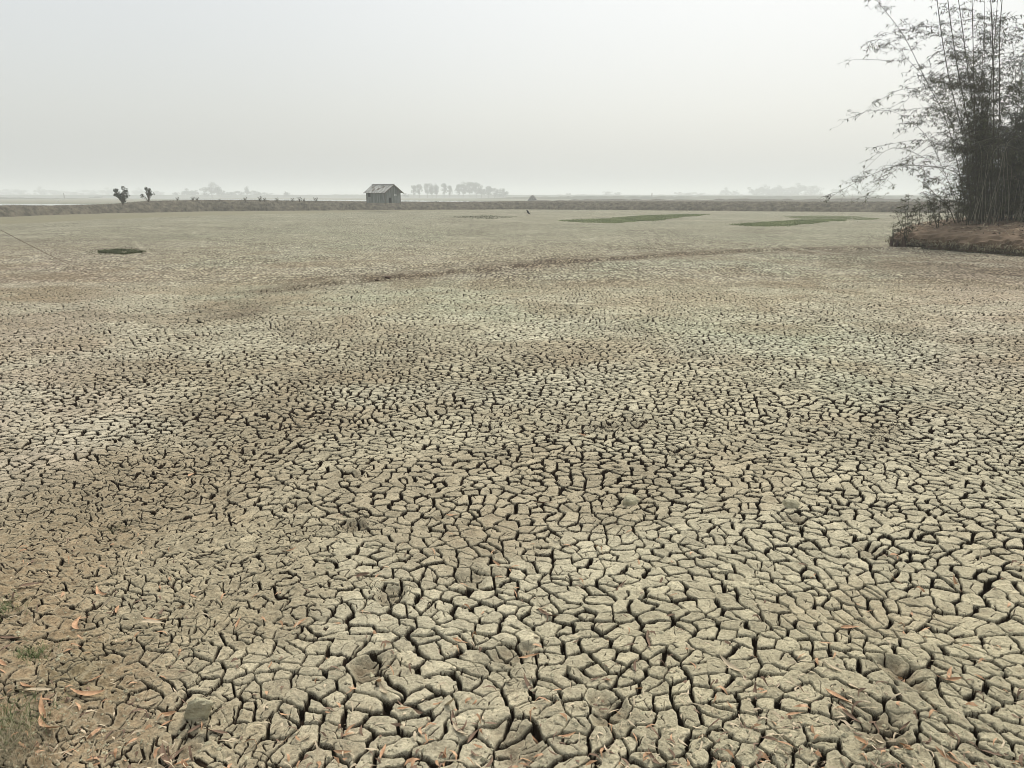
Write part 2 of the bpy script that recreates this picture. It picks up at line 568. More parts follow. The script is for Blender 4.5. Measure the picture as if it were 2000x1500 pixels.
n_a = fbm(x * 0.12, y * 0.10, 90, 4); n_b = fbm(x * 0.35, y * 0.3, 95, 4); n_c = fbm(x * 1.3, y * 1.3, 99, 3)
tint(sstep(n_a + 0.25 * sstep(x - 0.05 * y, 0, 5) * sstep(y, 7, 11), 0.0, 0.45), (0.395, 0.405, 0.295))
tint(0.7 * sstep(-x / y, 0.35, 0.62) * sstep(y, 4.5, 8), (0.40, 0.335, 0.265))
tint(0.7 * sstep(x / y, 0.42, 0.62) * sstep(y, 6, 12), (0.42, 0.35, 0.275))
tint(0.55 * sstep(n_b, 0.1, 0.5), (0.385, 0.33, 0.225))
tint((0.55 + .3 * sstep(-x / y, .1, .5)) * sstep(-n_b, 0.05, 0.4), (0.28, 0.23, 0.155))
tint(sstep(y, 22, 55) * 0.8, (0.335, 0.345, 0.252))
tint(0.75 * sstep(6.0 - y, 0, 2.0) * sstep(x, -0.2, 1.0), (0.40, 0.365, 0.25))
# brown soil, and the ridge's painted shadow line
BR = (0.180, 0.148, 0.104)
brown = (1.0 * blob(450, 608, 1.0, 1.5) + 0.45 * blob(560, 640, 1.6, 2.2) + 0.6 * blob(30, 610, 5.0, 2.8) + .35 * blob(250, 690, 2.5, 2.0) + .4 * blob(500, 820, 1.2, 1.0) + .35 * blob(760, 660, 1.5, 1.5) + .35 * blob(100, 1000, .9, .9) + 0.35 * blob(950, 790, 1.3, .9) + 0.45 * blob(600, 730, 1.2, 1.2)
         + 0.45 * blob(1180, 830, .8, .5) + 0.3 * blob(1250, 900, .8, .5) + 0.35 * blob(130, 470, 7, 7) + 0.35 * blob(870, 690, 1.0, 1.0) + 0.3 * blob(1080, 700, 1.3, .7) + 0.4 * blob(1650, 850, 1.1, .6)
         + 0.95 * blob(1850, 515, 5.0, 3.2) + 0.8 * blob(1620, 492, 4.5, 2.5) + 0.8 * blob(2050, 540, 4, 4) + .3 * blob(1700, 640, 2, 1.0))
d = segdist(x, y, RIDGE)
rid = np.exp(-((d - 1.2) / 1.8) ** 2) * 0.6 + np.exp(-((d - .1) / 0.40) ** 2) * .8  # wide brown soil band; narrow term paints the shadow along the ridge's near edge
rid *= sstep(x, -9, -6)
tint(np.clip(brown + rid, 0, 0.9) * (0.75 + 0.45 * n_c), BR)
lf = soilm(x, y)
tint(0.9 * lf, (0.265, 0.18, 0.105))
tint(0.55 * LO * sstep(9 - y, 0, 4), (0.27, 0.22, 0.14))
tint(0.34 * sstep(fbm(x * 0.9, y * 0.9, 140, 4), 0.12, 0.4) * sstep(-y, -40, -15), (0.29, 0.225, 0.145))
tint(0.42 * sstep(fbm(x * 0.6, y * 0.6, 150, 3), 0.0, 0.4) * sstep(y, 4, 9), (0.50, 0.485, 0.375))
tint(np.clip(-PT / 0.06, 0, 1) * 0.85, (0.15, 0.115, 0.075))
tint(0.4 * lf * sstep(n_c, 0.2, 0.6), (0.15, 0.14, 0.07))
# verge in front of the far bank, and the land behind it
BASE = [(-900, 480), (-500, 450), (-150, 430), (0, 424), (100, 420), (200, 417), (400, 413), (740, 410.3), (1000, 409), (1300, 411), (1750, 415), (2000, 418), (2300, 424), (2700, 436)]
BP = [at(px, py)[:2] for px, py in BASE]
VERGE = [at(px, py)[:2] for px, py in [(-900, 505), (-150, 447), (0, 439), (100, 435), (200, 429), (400, 421), (600, 417), (740, 413.5), (900, 411), (1000, 409.4), (1300, 411.4), (1750, 415.6), (2300, 425), (2700, 437)]]
dv = segdist(x, y, VERGE)
dv = dv + 1.2 * n_b
vm = sstep(dv, 0, 1.2)
tint(0.9 * vm, (0.15, 0.14, 0.09))
db = segdist(x, y, BP)
tint(sstep(db, 0.5, 1.5), (0.15, 0.16, 0.115))
tint(sstep(db, 20, 60) * sstep(fbm(x * .006, y * .03, 120, 3), -0.1, 0.4) * 0.7, (0.22, 0.20, 0.15))
FARA = sstep(y, 20, 26) * (1 - vm) * (0.85 + 0.25 * n_b)
idx = np.arange(nr * nc).reshape(nr, nc)
Q = np.stack([idx[:-1, :-1].ravel(), idx[:-1, 1:].ravel(), idx[1:, 1:].ravel(), idx[1:, :-1].ravel()], 1)
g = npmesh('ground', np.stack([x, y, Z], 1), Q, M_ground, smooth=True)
me = g.data
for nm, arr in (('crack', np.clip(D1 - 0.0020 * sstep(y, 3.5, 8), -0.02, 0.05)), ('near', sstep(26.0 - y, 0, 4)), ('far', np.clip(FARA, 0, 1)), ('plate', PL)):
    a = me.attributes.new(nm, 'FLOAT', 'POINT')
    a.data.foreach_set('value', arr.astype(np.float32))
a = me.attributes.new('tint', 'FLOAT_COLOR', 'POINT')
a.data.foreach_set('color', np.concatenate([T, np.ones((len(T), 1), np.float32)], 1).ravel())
tag(g, 'cracked dry mud of the emptied pond and the flat land behind it', kind='structure')
del X, Y, Z, Q, T, CR, PL, LO, D1, PT, d, rid, brown, n_a, n_b, n_c, lf, dv, vm, db, FARA

# ------------------------------------------------------------------ far embankment
TOP = [(-900, 425), (-150, 404), (0, 401.5), (100, 401.8), (200, 399.5), (250, 396.5), (300, 392.5), (400, 391), (500, 391.2), (600, 392.5), (700, 393.6), (740, 394), (860, 394.5), (1000, 393.3), (1300, 393.5), (1750, 394.5), (2000, 395), (2700, 398)]
bxs = np.interp


def bank():
    pxs = np.arange(-900, 2701, 2.0)
    yb = np.interp(pxs, *zip(*BASE)); yt = np.interp(pxs, *zip(*TOP))
    n = len(pxs)
    Bp = np.array([at(a_, b_) for a_, b_ in zip(pxs, yb)])
    dirn = Bp[:, :2] / np.linalg.norm(Bp[:, :2], axis=1)[:, None]
    rows = []
    prof = [(-0.4, -0.05), (0, 0.04), (.35, .22), (.7, .38), (1.1, .52), (1.5, .66), (1.9, .80), (2.4, .92), (2.9, 1.0), (3.5, 1.02), (4.2, 1.0), (5.0, 1.0), (6.0, .97), (7.0, .8), (8.5, .45), (10, .1), (11, -.05)]
    crest = Bp[:, :2] + dirn * 3.2
    dep = crest[:, 1]
    zt = np.array([atd(a_, b_, Y_)[2] for a_, b_, Y_ in zip(pxs, yt, dep)])
    for k, (o, h) in enumerate(prof):
        p = Bp[:, :2] + dirn * (o + 0.9 * fbm(Bp[:, 0] * .45, Bp[:, 1] * .45, 190, 3) * max(0, 1 - k / 6))[:, None]
        nz = 0.10 * fbm(p[:, 0] * 1.9, p[:, 1] * 1.9, 200, 3) + 0.05 * noise(p[:, 0] * 6, p[:, 1] * 6, 210) + .05 * noise(p[:, 0] * .35, p[:, 1] * .35, 220)
        z = h * zt + nz * (0 if h < 0 else 0.35 if k > 7 else 1)
        rows.append(np.column_stack([p, z]))
    V = np.vstack(rows)
    id_ = np.arange(len(prof) * n).reshape(len(prof), n)
    Q_ = np.stack([id_[:-1, :-1].ravel(), id_[:-1, 1:].ravel(), id_[1:, 1:].ravel(), id_[1:, :-1].ravel()], 1)
    o = npmesh('embankment', V, Q_, M_bank, smooth=False)
    tag(o, 'grey earth embankment closing the far side of the dry pond', kind='structure')
    return rows, dirn


brows, bdir = bank()


def blades(P, h, wd, lean, seed, name, m, label, bend=0.3):
    """grass: one thin two-segment blade per point of P"""
    r = np.random.default_rng(seed)
    n = len(P)
    a = r.uniform(0, 2 * np.pi, n)
    hh = h * r.uniform(0.4, 1.25, n)
    u = np.stack([np.cos(a), np.sin(a), np.zeros(n)], 1) * (wd * r.uniform(.6, 1.3, n))[:, None]
    b2 = r.uniform(0, 2 * np.pi, n)
    l = np.stack([np.cos(b2), np.sin(b2), np.zeros(n)], 1) * (lean * hh * r.uniform(.2, 1.2, n))[:, None]
    up = np.stack([np.zeros(n), np.zeros(n), hh], 1)
    V = np.stack([P - u, P + u, P + u * .7 + up * .55 + l * .4, P - u * .7 + up * .55 + l * .4, P + up * (1 - bend * .5) + l * 1.3], 1).reshape(-1, 3)
    k = np.arange(n)[:, None] * 5
    o = npmesh(name, V, [k + np.array([[0, 1, 2, 3]]), k + np.array([[3, 2, 4]])], m)
    tag(o, label, kind='stuff')
    return o


r0 = np.random.default_rng(5)
n = 26000
ii = r0.integers(0, len(brows[0]) - 1, n); kk = r0.choice(np.arange(0, 12), n, p=np.array([1, 3, 2, 2, 2, 2, 2, 3, 4, 4, 3, 2]) / 30)
P0 = np.array(brows)[kk, ii] * 0.5 + np.array(brows)[np.minimum(kk + 1, 15), ii + 1] * 0.5
cl = noise(P0[:, 0] * .5, P0[:, 1] * .5, 77)
P0 = P0[cl > -0.35]
P0[:, 2] -= 0.03
blades(P0, 0.17, 0.022, 0.8, 11, 'bank_grass', M_bankgrass, 'short dry grass and clods on the far embankment')
blades(P0[::14] + [0, 0, 0], 0.30, 0.014, 0.5, 12, 'dry_bank_stalks', M_dry, 'pale dry stalks on the far embankment')

# ------------------------------------------------------------------ water behind the bank
def water_mat():
    m = bpy.data.materials.new('water')
    m.use_nodes = True
    t = m.node_tree
    b = t.nodes['Principled BSDF']
    b.inputs['Base Color'].default_value = (0.12, 0.13, 0.12, 1)
    b.inputs['Roughness'].default_value = 0.04
    b.inputs['IOR'].default_value = 1.33
    n = t.nodes.new('ShaderNodeTexNoise'); n.inputs['Scale'].default_value = 0.6
    c = t.nodes.new('ShaderNodeTexCoord'); t.links.new(c.outputs['Object'], n.inputs['Vector'])
    bp = t.nodes.new('ShaderNodeBump'); bp.inputs['Strength'].default_value = 0.03
    t.links.new(n.outputs['Fac'], bp.inputs['Height']); t.links.new(bp.outputs[0], b.inputs['Normal'])
    return m


M_water = water_mat()


def sheet(name, top, bot, label, z=0.09):
    V = [at(px, py, z) for px, py in top] + [at(px, py, z) for px, py in bot]
    k = len(top)
    o = npmesh(name, V, np.array([(i, k + i, k + i + 1, i + 1) for i in range(k - 1)]), M_water)
    tag(o, label, kind='structure')


sheet('flooded_field', [(-900, 397.4), (-100, 397.6), (60, 398.0), (150, 398.4), (205, 399.1)], [(-900, 404), (-100, 403.0), (60, 402.5), (150, 401.5), (205, 399.7)], 'strip of pale water behind the left end of the bank')
sheet('water', [(245, 386.4), (350, 387.3), (450, 388.4), (600, 389.5), (700, 390.5), (880, 392.2), (1010, 393.2)], [(245, 387.7), (350, 389.6), (450, 390.7), (600, 391.9), (700, 392.8), (880, 394.3), (1010, 394.0)], 'long strip of pale water between the bank and the far fields')

def bund(D, pts, thick, seed, m, label):
    pxs = np.arange(-2600, 4600, 5.0)
    yt = np.interp(pxs, *zip(*pts))
    rows = []
    for o, k in ((-1.6, 0), (-.9, .55), (-.3, .95), (.3, 1.0), (1.2, .9), (2.2, .4), (3, 0)):
        Yd = D + o * thick
        X_ = (pxs - 1000) / (F * CP) * D
        top = np.array([atd(1000, q_, D)[2] for q_ in yt])
        top = top * (1 + .14 * fbm(X_ * .02, X_ * 0 + seed, seed, 4)) + .3 * noise(X_ * .35, X_ * 0, seed + 5)
        rows.append(np.column_stack([X_, np.full(len(X_), Yd) + 6 * noise(X_ * .01, X_ * 0, seed + 9), np.maximum(-.1, top * k - .1)]))
    V = np.vstack(rows); n_ = len(pxs); k_ = len(rows)
    id_ = np.arange(k_ * n_).reshape(k_, n_)
    o = npmesh('terrain', V, np.stack([id_[:-1, :-1].ravel(), id_[:-1, 1:].ravel(), id_[1:, 1:].ravel(), id_[1:, :-1].ravel()], 1), m)
    tag(o, label, kind='structure')


M_farland = mat('far_field', (0.085, 0.095, 0.065), 0.95, 0.4, 0.02, (0.14, 0.14, 0.10))
bund(1150, [(-2600, 380), (300, 380.5), (1000, 380), (2000, 380.2), (4600, 380)], 8, 3, M_farland, 'far flat fields along the hazy horizon')
bund(640, [(-2600, 384.2), (0, 384.6), (300, 389), (900, 389), (1040, 384), (1200, 383), (2000, 382.6), (4600, 382)], 5, 4, M_farland, 'low hazy field bank beyond the water')
bund(330, [(-2600, 395), (900, 396), (1050, 391), (1150, 388.6), (1300, 388.4), (2000, 388), (4600, 388)], 3, 5, M_bank, 'low grey field bank behind the embankment at right')

# ------------------------------------------------------------------ hut on the bank
def tin(name, base, col2, ax, vs):
    m = bpy.data.materials.new(name)
    m.use_nodes = True
    t = m.node_tree
    b = t.nodes['Principled BSDF']
    b.inputs['Roughness'].default_value = 0.6
    c = t.nodes.new('ShaderNodeTexCoord')
    mp = t.nodes.new('ShaderNodeMapping')
    mp.inputs['Scale'].default_value = ax
    t.links.new(c.outputs['Object'], mp.inputs[0])
    n = t.nodes.new('ShaderNodeTexNoise')
    n.inputs['Scale'].default_value = vs
    n.inputs['Detail'].default_value = 3
    t.links.new(mp.outputs[0], n.inputs['Vector'])
    r = t.nodes.new('ShaderNodeMapRange')
    r.inputs['From Min'].default_value = 0.4; r.inputs['From Max'].default_value = 0.6
    t.links.new(n.outputs['Fac'], r.inputs['Value'])
    mx = t.nodes.new('ShaderNodeMix'); mx.data_type = 'RGBA'
    mx.inputs['A'].default_value = (*base, 1); mx.inputs['B'].default_value = (*col2, 1)
    t.links.new(r.outputs[0], mx.inputs['Factor'])
    t.links.new(mx.outputs['Result'], b.inputs['Base Color'])
    return m


M_roof = tin('weathered_roof_sheet', (0.13, 0.13, 0.12), (0.40, 0.41, 0.39), (4.5, .7, .7), 1.3)
M_wall = tin('grey_wall_sheet', (0.10, 0.115, 0.105), (0.20, 0.215, 0.20), (3, 3, .3), 2.2)


def hut():
    Yh = 131.0
    base = atd(752.5, 394.6, Yh)                          # the corner nearest the camera
    px = Yh / (F * CP)                                    # metres per pixel there
    # local axes: u along the long wall (to the left and back), v along the gable wall (to the right and back)
    ang_u, ang_v = R(180 - 38), R(52)
    Lu, Lv = 39.5 * px / abs(math.cos(ang_u)), 23.5 * px / math.cos(ang_v)
    # root sits at the corner; its x axis runs along the long wall
    root = empty('hut', (base[0], base[1], base[2] - .15), ang_u)
    tag(root, 'small grey shed of tin sheets with a gabled roof standing on the far embankment', 'hut')
    # in local frame: long wall = +x ; gable direction (ang_v) = -y
    zw = 19.5 * px + .15; zr = 31.6 * px + .15
    W, D = Lu, Lv
    mb = MB(); th = .05
    # corrugated wall sheets (ribs real)
    def ribbed(p0, p1, z0, z1, nseg, nrm):
        t_ = np.linspace(0, 1, nseg * 2 + 1)
        P = np.array(p0)[None] * (1 - t_[:, None]) + np.array(p1)[None] * t_[:, None]
        off = (np.arange(len(t_)) % 2) * 0.03
        P = P + off[:, None] * np.array(nrm)[None]
        n_ = len(t_)
        V = np.vstack([np.column_stack([P, np.full(n_, z0)]), np.column_stack([P, np.full(n_, z1)])])
        return V, [(i, i + 1, n_ + i + 1, n_ + i) for i in range(n_ - 1)]
    mb = MB(); V, q = ribbed((0, 0), (W, 0), 0, zw, 26, (0, 1)); mb.add(V, q)
    mb.box((0, -.06, 0), (W, -.01, zw)); mb.build('front_wall', M_wall, root)
    mb = MB(); mb.box((0, -D, 0), (W, -D + .05, zw)); mb.build('back_wall', M_wall, root)
    mb = MB(); mb.box((W - .05, -D + .05, 0), (W, -.06, zw)); mb.add([(W, 0, zw), (W, -D, zw), (W, -D / 2, zr - .1)], None, [(0, 1, 2)]); mb.build('end_wall', M_wall, root)
    # gable wall facing right, with planks
    mb = MB()
    k = 12
    for i in range(k):
        y0, y1 = -D * i / k, -D * (i + 1) / k + .012
        ym = (y0 + y1) / 2
        zt_ = zw + (zr - zw - .1) * (1 - abs(ym + D / 2) / (D / 2))
        z0 = 0.0
        if i in (3, 4): z0 = 0.85                           # the low opening
        mb.box((-.02 - (.012 if i % 2 else 0), y1, z0), (.04, y0, zt_))
    gw = mb.build('gable_wall', M_wall, root)
    mb = MB(); mb.box((.10, -D * 5 / k, 0.02), (.14, -D * 3 / k, .9)); mb.build('door', M_dark, root)
    for yy in (-D * .62, -D * .70):  # white panels painted in for bright sky seen through two gaps
        f = MB(); f.box((-.06, yy - .09, 1.12), (-.036, yy + .04, 1.48)); f.build('sky_gap_panel', M_white, root)
    mb = MB(); mb.box((W * .78, .035, zw * .52), (W * .90, .055, zw * .85)); mb.build('shutter', M_dark, root)
    for (xx, yy) in ((-.05, .03), (-.05, -D - .01), (W - .02, .03)):
        mb = MB(); mb.box((xx, yy - .06, -.3), (xx + .09, yy + .03, zw)); mb.build('corner_post', M_wood, root)
    ov, oh = .44, .42                                       # eaves and gable overhang
    slope = (zr - zw) / (D / 2)
    for s_, nm in ((1, 0), (-1, 1)):
        mb = MB()
        n_ = 34
        xs_ = np.linspace(-oh, W + oh, n_ * 2 + 1)
        rib = (np.arange(len(xs_)) % 2) * 0.035
        yr, ye = -D / 2, (-D / 2 + s_ * (D / 2 + ov))
        zr_, ze = zr, zr - slope * (D / 2 + ov)
        a_ = np.column_stack([xs_, np.full(len(xs_), yr), zr_ + rib]); b_ = np.column_stack([xs_, np.full(len(xs_), ye), ze + rib + .02 * np.sin(xs_ * 2.3)])
        m_ = len(xs_)
        V = np.vstack([a_, b_, a_ - [0, 0, .045], b_ - [0, 0, .045]])
        q = [(i, i + 1, m_ + i + 1, m_ + i) for i in range(m_ - 1)] + [(2 * m_ + i, 3 * m_ + i, 3 * m_ + i + 1, 2 * m_ + i + 1) for i in range(m_ - 1)]
        q += [(m_ + i, m_ + i + 1, 3 * m_ + i + 1, 3 * m_ + i) for i in range(m_ - 1)] + [(0, m_, 3 * m_, 2 * m_), (m_ - 1, 3 * m_ - 1, 4 * m_ - 1, 2 * m_ - 1)]
        mb.add(V, q)
        rf = mb.build('roof', M_roof, root)
        if s_ == 1:
            for (xa, ya) in ((W * .42, .45), (W * .25, .2), (W * .62, .6), (W * .80, .25)):
                p = MB(); yy = yr + (ye - yr) * ya; zz = zr_ + (ze - zr_) * ya + .06
                p.add([(xa, yy, zz), (xa + .5, yy + .02, zz), (xa + .46, yy + .5, zz - .5 * slope), (xa - .05, yy + .45, zz - .45 * slope)], [(0, 1, 2, 3)])
                p.build('patch', M_wood, rf)
    mb = MB(); mb.box((-oh, -D / 2 - .12, zr + .03), (W + oh, -D / 2 + .12, zr + .085)); mb.build('ridge_cap', M_wood, root)
    for s_ in (1, -1):
        mb = MB(); ye = -D / 2 + s_ * (D / 2 + ov); ze = zr - slope * (D / 2 + ov)
        mb.add([(-oh - .02, -D / 2, zr + .03), (-oh - .02, ye, ze + .03), (-oh - .02, ye, ze - .12), (-oh - .02, -D / 2, zr - .14),
                (-oh + .03, -D / 2, zr + .03), (-oh + .03, ye, ze + .03), (-oh + .03, ye, ze - .12), (-oh + .03, -D / 2, zr - .14)],
               [(0, 1, 2, 3), (7, 6, 5, 4), (0, 4, 5, 1), (1, 5, 6, 2), (2, 6, 7, 3), (3, 7, 4, 0)])
        mb.build('barge_board', M_wood, root)


hut()

# ------------------------------------------------------------------ leaf clouds and trees
def cloud(rng, centres, radii, n, size, flat=0.8):
    """n small leaf faces spread through ellipsoids"""
    c = rng.integers(0, len(centres), n)
    u = rng.normal(size=(n, 3)); u /= np.linalg.norm(u, axis=1)[:, None]
    rr = rng.uniform(0.25, 1.0, n) ** 0.5
    P = np.asarray(centres)[c] + u * rr[:, None] * np.asarray(radii)[c] * [1, 1, flat]
    a = rng.normal(size=(n, 3)); a /= np.linalg.norm(a, axis=1)[:, None]
    b = np.cross(a, rng.normal(size=(n, 3))); b /= np.linalg.norm(b, axis=1)[:, None]
    s = (size * rng.uniform(.5, 1.4, n))[:, None]
    V = np.stack([P - a * s, P + b * s * .45, P + a * s, P - b * s * .45], 1).reshape(-1, 3)
    return V, np.arange(n)[:, None] * 4 + np.array([[0, 1, 2, 3]])


def tree(kind, h, seed):
    rng = np.random.default_rng(seed)
    root = empty('tree', (0, 0, 0))
    mb = MB()
    if kind == 'tall':
        ht = h * 0.5
        mb.tube([(0, 0, -.3), (.1, 0, ht * .5), (.25 * rng.normal(), 0, ht), (.3, 0, h * .85)], [h * .018, h * .014, h * .010, h * .003])
        cs, rs = [], []
        for k in range(20):
            t_ = rng.uniform(0.30, .90); a = rng.uniform(0, 6.28); q = h * .17 * math.sin(math.pi * min(1, (t_ - .22) / .8)) * rng.uniform(.5, 1.2)
            p = np.array([math.cos(a) * q, math.sin(a) * q, h * t_])
            mb.tube([(0.1, 0, h * t_ * .72), p * [.5, .5, .9], p], [h * .006, h * .004, h * .002], 4)
            cs.append(p); rs.append(np.ones(3) * h * rng.uniform(.08, .14) * np.array([1, 1, 1.35]))
        V, Q_ = cloud(rng, cs, rs, 2000, h * .024)
    elif kind == 'dome':
        mb.tube([(0, 0, -.3), (.1, 0, h * .25), (0, 0.2, h * .5)], [h * .035, h * .03, h * .02])
        cs, rs = [], []
        for k in range(34):
            a = rng.uniform(0, 6.28); q = rng.uniform(0, 1) ** .6 * h * .62; t_ = .88 - .34 * (q / (h * .62)) ** 2 - rng.uniform(0, .42)
            p = np.array([math.cos(a) * q, math.sin(a) * q, h * t_])
            mb.tube([(0, .1, h * .35), p * [.5, .5, .85], p], [h * .012, h * .008, h * .003], 4)
            cs.append(p); rs.append(np.ones(3) * h * rng.uniform(.13, .21))
        V, Q_ = cloud(rng, cs, rs, 3600, h * .026, .7)
    else:
        mb.tube([(0, 0, -.3), (0, .1, h * .4)], [h * .03, h * .02])
        cs, rs = [], []
        for k in range(20):
            a = rng.uniform(0, 6.28); q = rng.uniform(0, 1) * h * .6; t_ = rng.uniform(.12, .85)
            p = np.array([math.cos(a) * q * 1.3, math.sin(a) * q, h * t_])
            mb.tube([(0, .05, h * .2), p], [h * .012, h * .003], 4)
            cs.append(p); rs.append(np.ones(3) * h * rng.uniform(.14, .24))
        V, Q_ = cloud(rng, cs, rs, 2600, h * .03)
    mb.build('trunk', M_bark, root)
    npmesh('crown', V, Q_, M_treefol, root)
    return root


protos = {}


def plant_tree(kind, px, topy, D, label, group, cat='tree', wide=1.0):
    D = D * 1.75
    p = atd(px, 300, D)
    ztop = atd(px, topy, D)[2]
    v = rnd.randrange(3)
    key = (kind, v)
    if key not in protos:
        protos[key] = tree(kind, 10.0, hash(kind) % 1 + v * 7 + {'tall': 1, 'dome': 2, 'bush': 3}[kind])
        o = protos[key]
    else:
        o = copy_tree(protos[key])
    o.location = (p[0], D, 0)
    s_ = ztop / 10.0
    o.scale = (s_ * wide, s_ * wide, s_)
    o.rotation_euler = (0, 0, rnd.uniform(0, 6.28))
    tag(o, label, cat, group)


ORD = ['first', 'second', 'third', 'fourth', 'fifth', 'sixth', 'seventh', 'eighth', 'ninth', 'tenth', 'eleventh', 'twelfth']
G = 'slender trees in the hazy row right of the hut'
for i, (px, ty) in enumerate([(806, 361), (817, 359), (833, 357), (842, 358), (851, 359), (866, 357.5), (877, 362)]):
    plant_tree('tall', px, ty, 560 + rnd.uniform(-15, 15), f'{ORD[i]} slender hazy tree from the left in the row just right of the hut', G, wide=1.0)
G = 'trees in the second hazy group right of the hut'
for i, (px, ty, k, wd) in enumerate([(895, 359, 'tall', 1.1), (904, 355, 'tall', 1.2), (917, 354, 'tall', 1.3), (929, 356, 'tall', 1.3), (940, 359, 'dome', .8), (954, 363, 'tall', 1.4), (966, 364, 'bush', 1.2), (983, 367, 'dome', .8)]):
    plant_tree(k, px, ty, 590 + rnd.uniform(-20, 20), f'{ORD[i]} tree from the left in the dense hazy group beyond the hut', G, wide=wd)
G = 'hazy trees around the big domed tree at left'
for i, (px, ty, k, wd, D) in enumerate([(335, 374, 'bush', 1.4, 720), (357, 366, 'dome', .9, 720), (372, 368, 'bush', 1.3, 700), (430, 370, 'dome', 1.0, 700), (447, 370, 'bush', 1.3, 690), (462, 371, 'bush', 1.3, 690), (476, 363, 'tall', 1.0, 680), (488, 370, 'bush', 1.4, 700), (505, 374, 'bush', 1.5, 700), (520, 376, 'bush', 1.5, 720)]):
    plant_tree(k, px, ty, D, f'{ORD[i]} hazy tree from the left along the tree line left of the hut', G, wide=wd)
plant_tree('dome', 407, 354, 620, 'tall round domed tree rising highest in the haze left of the hut', None)
G = 'very faint trees on the left horizon'
for i, (px, ty, k, wd) in enumerate([(5, 367, 'bush', 2), (30, 369, 'bush', 2), (68, 362, 'dome', .9), (95, 369, 'bush', 1.8), (130, 370, 'bush', 2.2), (165, 368, 'bush', 1.8), (200, 364, 'dome', 1), (228, 369, 'bush', 2), (262, 365, 'dome', 1), (295, 371, 'bush', 2)]):
    plant_tree(k, px, ty, 1000 + rnd.uniform(-60, 60), f'{ORD[i]} very faint tree from the left edge along the left horizon', G, wide=wd)
G = 'faint trees in the haze left of the bamboo'
for i, (px, ty, k, wd) in enumerate([(1483, 361, 'bush', 1.3), (1497, 359, 'dome', 1.0), (1513, 361, 'bush', 1.5), (1528, 360, 'dome', .9), (1546, 361, 'bush', 1.4), (1565, 356, 'dome', 1.1), (1590, 359, 'bush', 1.6)]):
    plant_tree(k, px, ty, 860 + rnd.uniform(-30, 30), f'{ORD[i]} faint tree from the left in the hazy group left of the bamboo', G, wide=wd)
for px, ty, D, wd, lb in [(1112, 375, 900, 1.2, 'tiny faint round tree alone on the horizon right of the small haystack'), (1190, 372, 900, 1.3, 'faint low tree, left of a pair on the middle horizon'), (1210, 374, 900, 1.3, 'faint low tree, right of a pair on the middle horizon'),
                          (1330, 374, 950, 1.6, 'faint low tree at the left end of the hazy hedge'), (1350, 372.5, 950, 2, 'faint low tree in the middle of the hazy hedge'), (1372, 374, 950, 1.6, 'faint low tree at the right end of the hazy hedge'),
                          (1422, 364, 950, .9, 'faint thin tree standing alone between the hazy hedge and the right tree group'), (1441, 369, 950, .8, 'faint short tree just left of the right hazy tree group'),
                          (555, 372, 640, .8, 'small faint bushy tree between the left tree line and the hut'), (790, 376, 560, 1.0, 'low faint bush touching the right side of the hut'), (1650, 364, 860, 1.5, 'faint tree seen through the arching bamboo branch'), (1700, 361, 860, 1.4, 'faint tree behind the thin leaning bamboo stems')]:
    plant_tree('bush' if wd > 1 else 'dome', px, ty, D, lb, None, wide=wd)


def small_shrub(px, ybase, ytop, D, wpx, label, lobes, seed, group=None, stems=2, nleaf=700):
    rng = np.random.default_rng(seed)
    b = atd(px, ybase, D)
    h = atd(px, ytop, D)[2] - b[2]
    mpp = D / (F * CP)
    root = empty('shrub', (b[0], b[1], b[2] - .05))
    tag(root, label, 'shrub', group)
    mb = MB()
    cs, rs = [], []
    lobes = [(lx, lz, lr * 1.0) for lx, lz, lr in lobes] + [(lobes[k % len(lobes)][0] + rng.normal(0, .09), min(.95, lobes[k % len(lobes)][1] + rng.normal(0, .07)), rng.uniform(.05, .13)) for k in range(2 * len(lobes))]
    for lx, lz, lr in lobes:
        c_ = np.array([lx * wpx * mpp, rng.uniform(-.3, .3) * wpx * mpp * .5, h * lz])
        cs.append(c_); rs.append(np.ones(3) * lr * h)
        mb.tube([(rng.uniform(-.03, .03) * h, 0, -.1), c_ * [.4, .5, .55], c_], [h * .02, h * .016, h * .006], 5)
    mb.build('trunk', M_bark, root)
    V, Q_ = cloud(rng, cs, rs, nleaf, h * .042, 1.0)
    npmesh('crown', V, Q_, M_shrub, root)


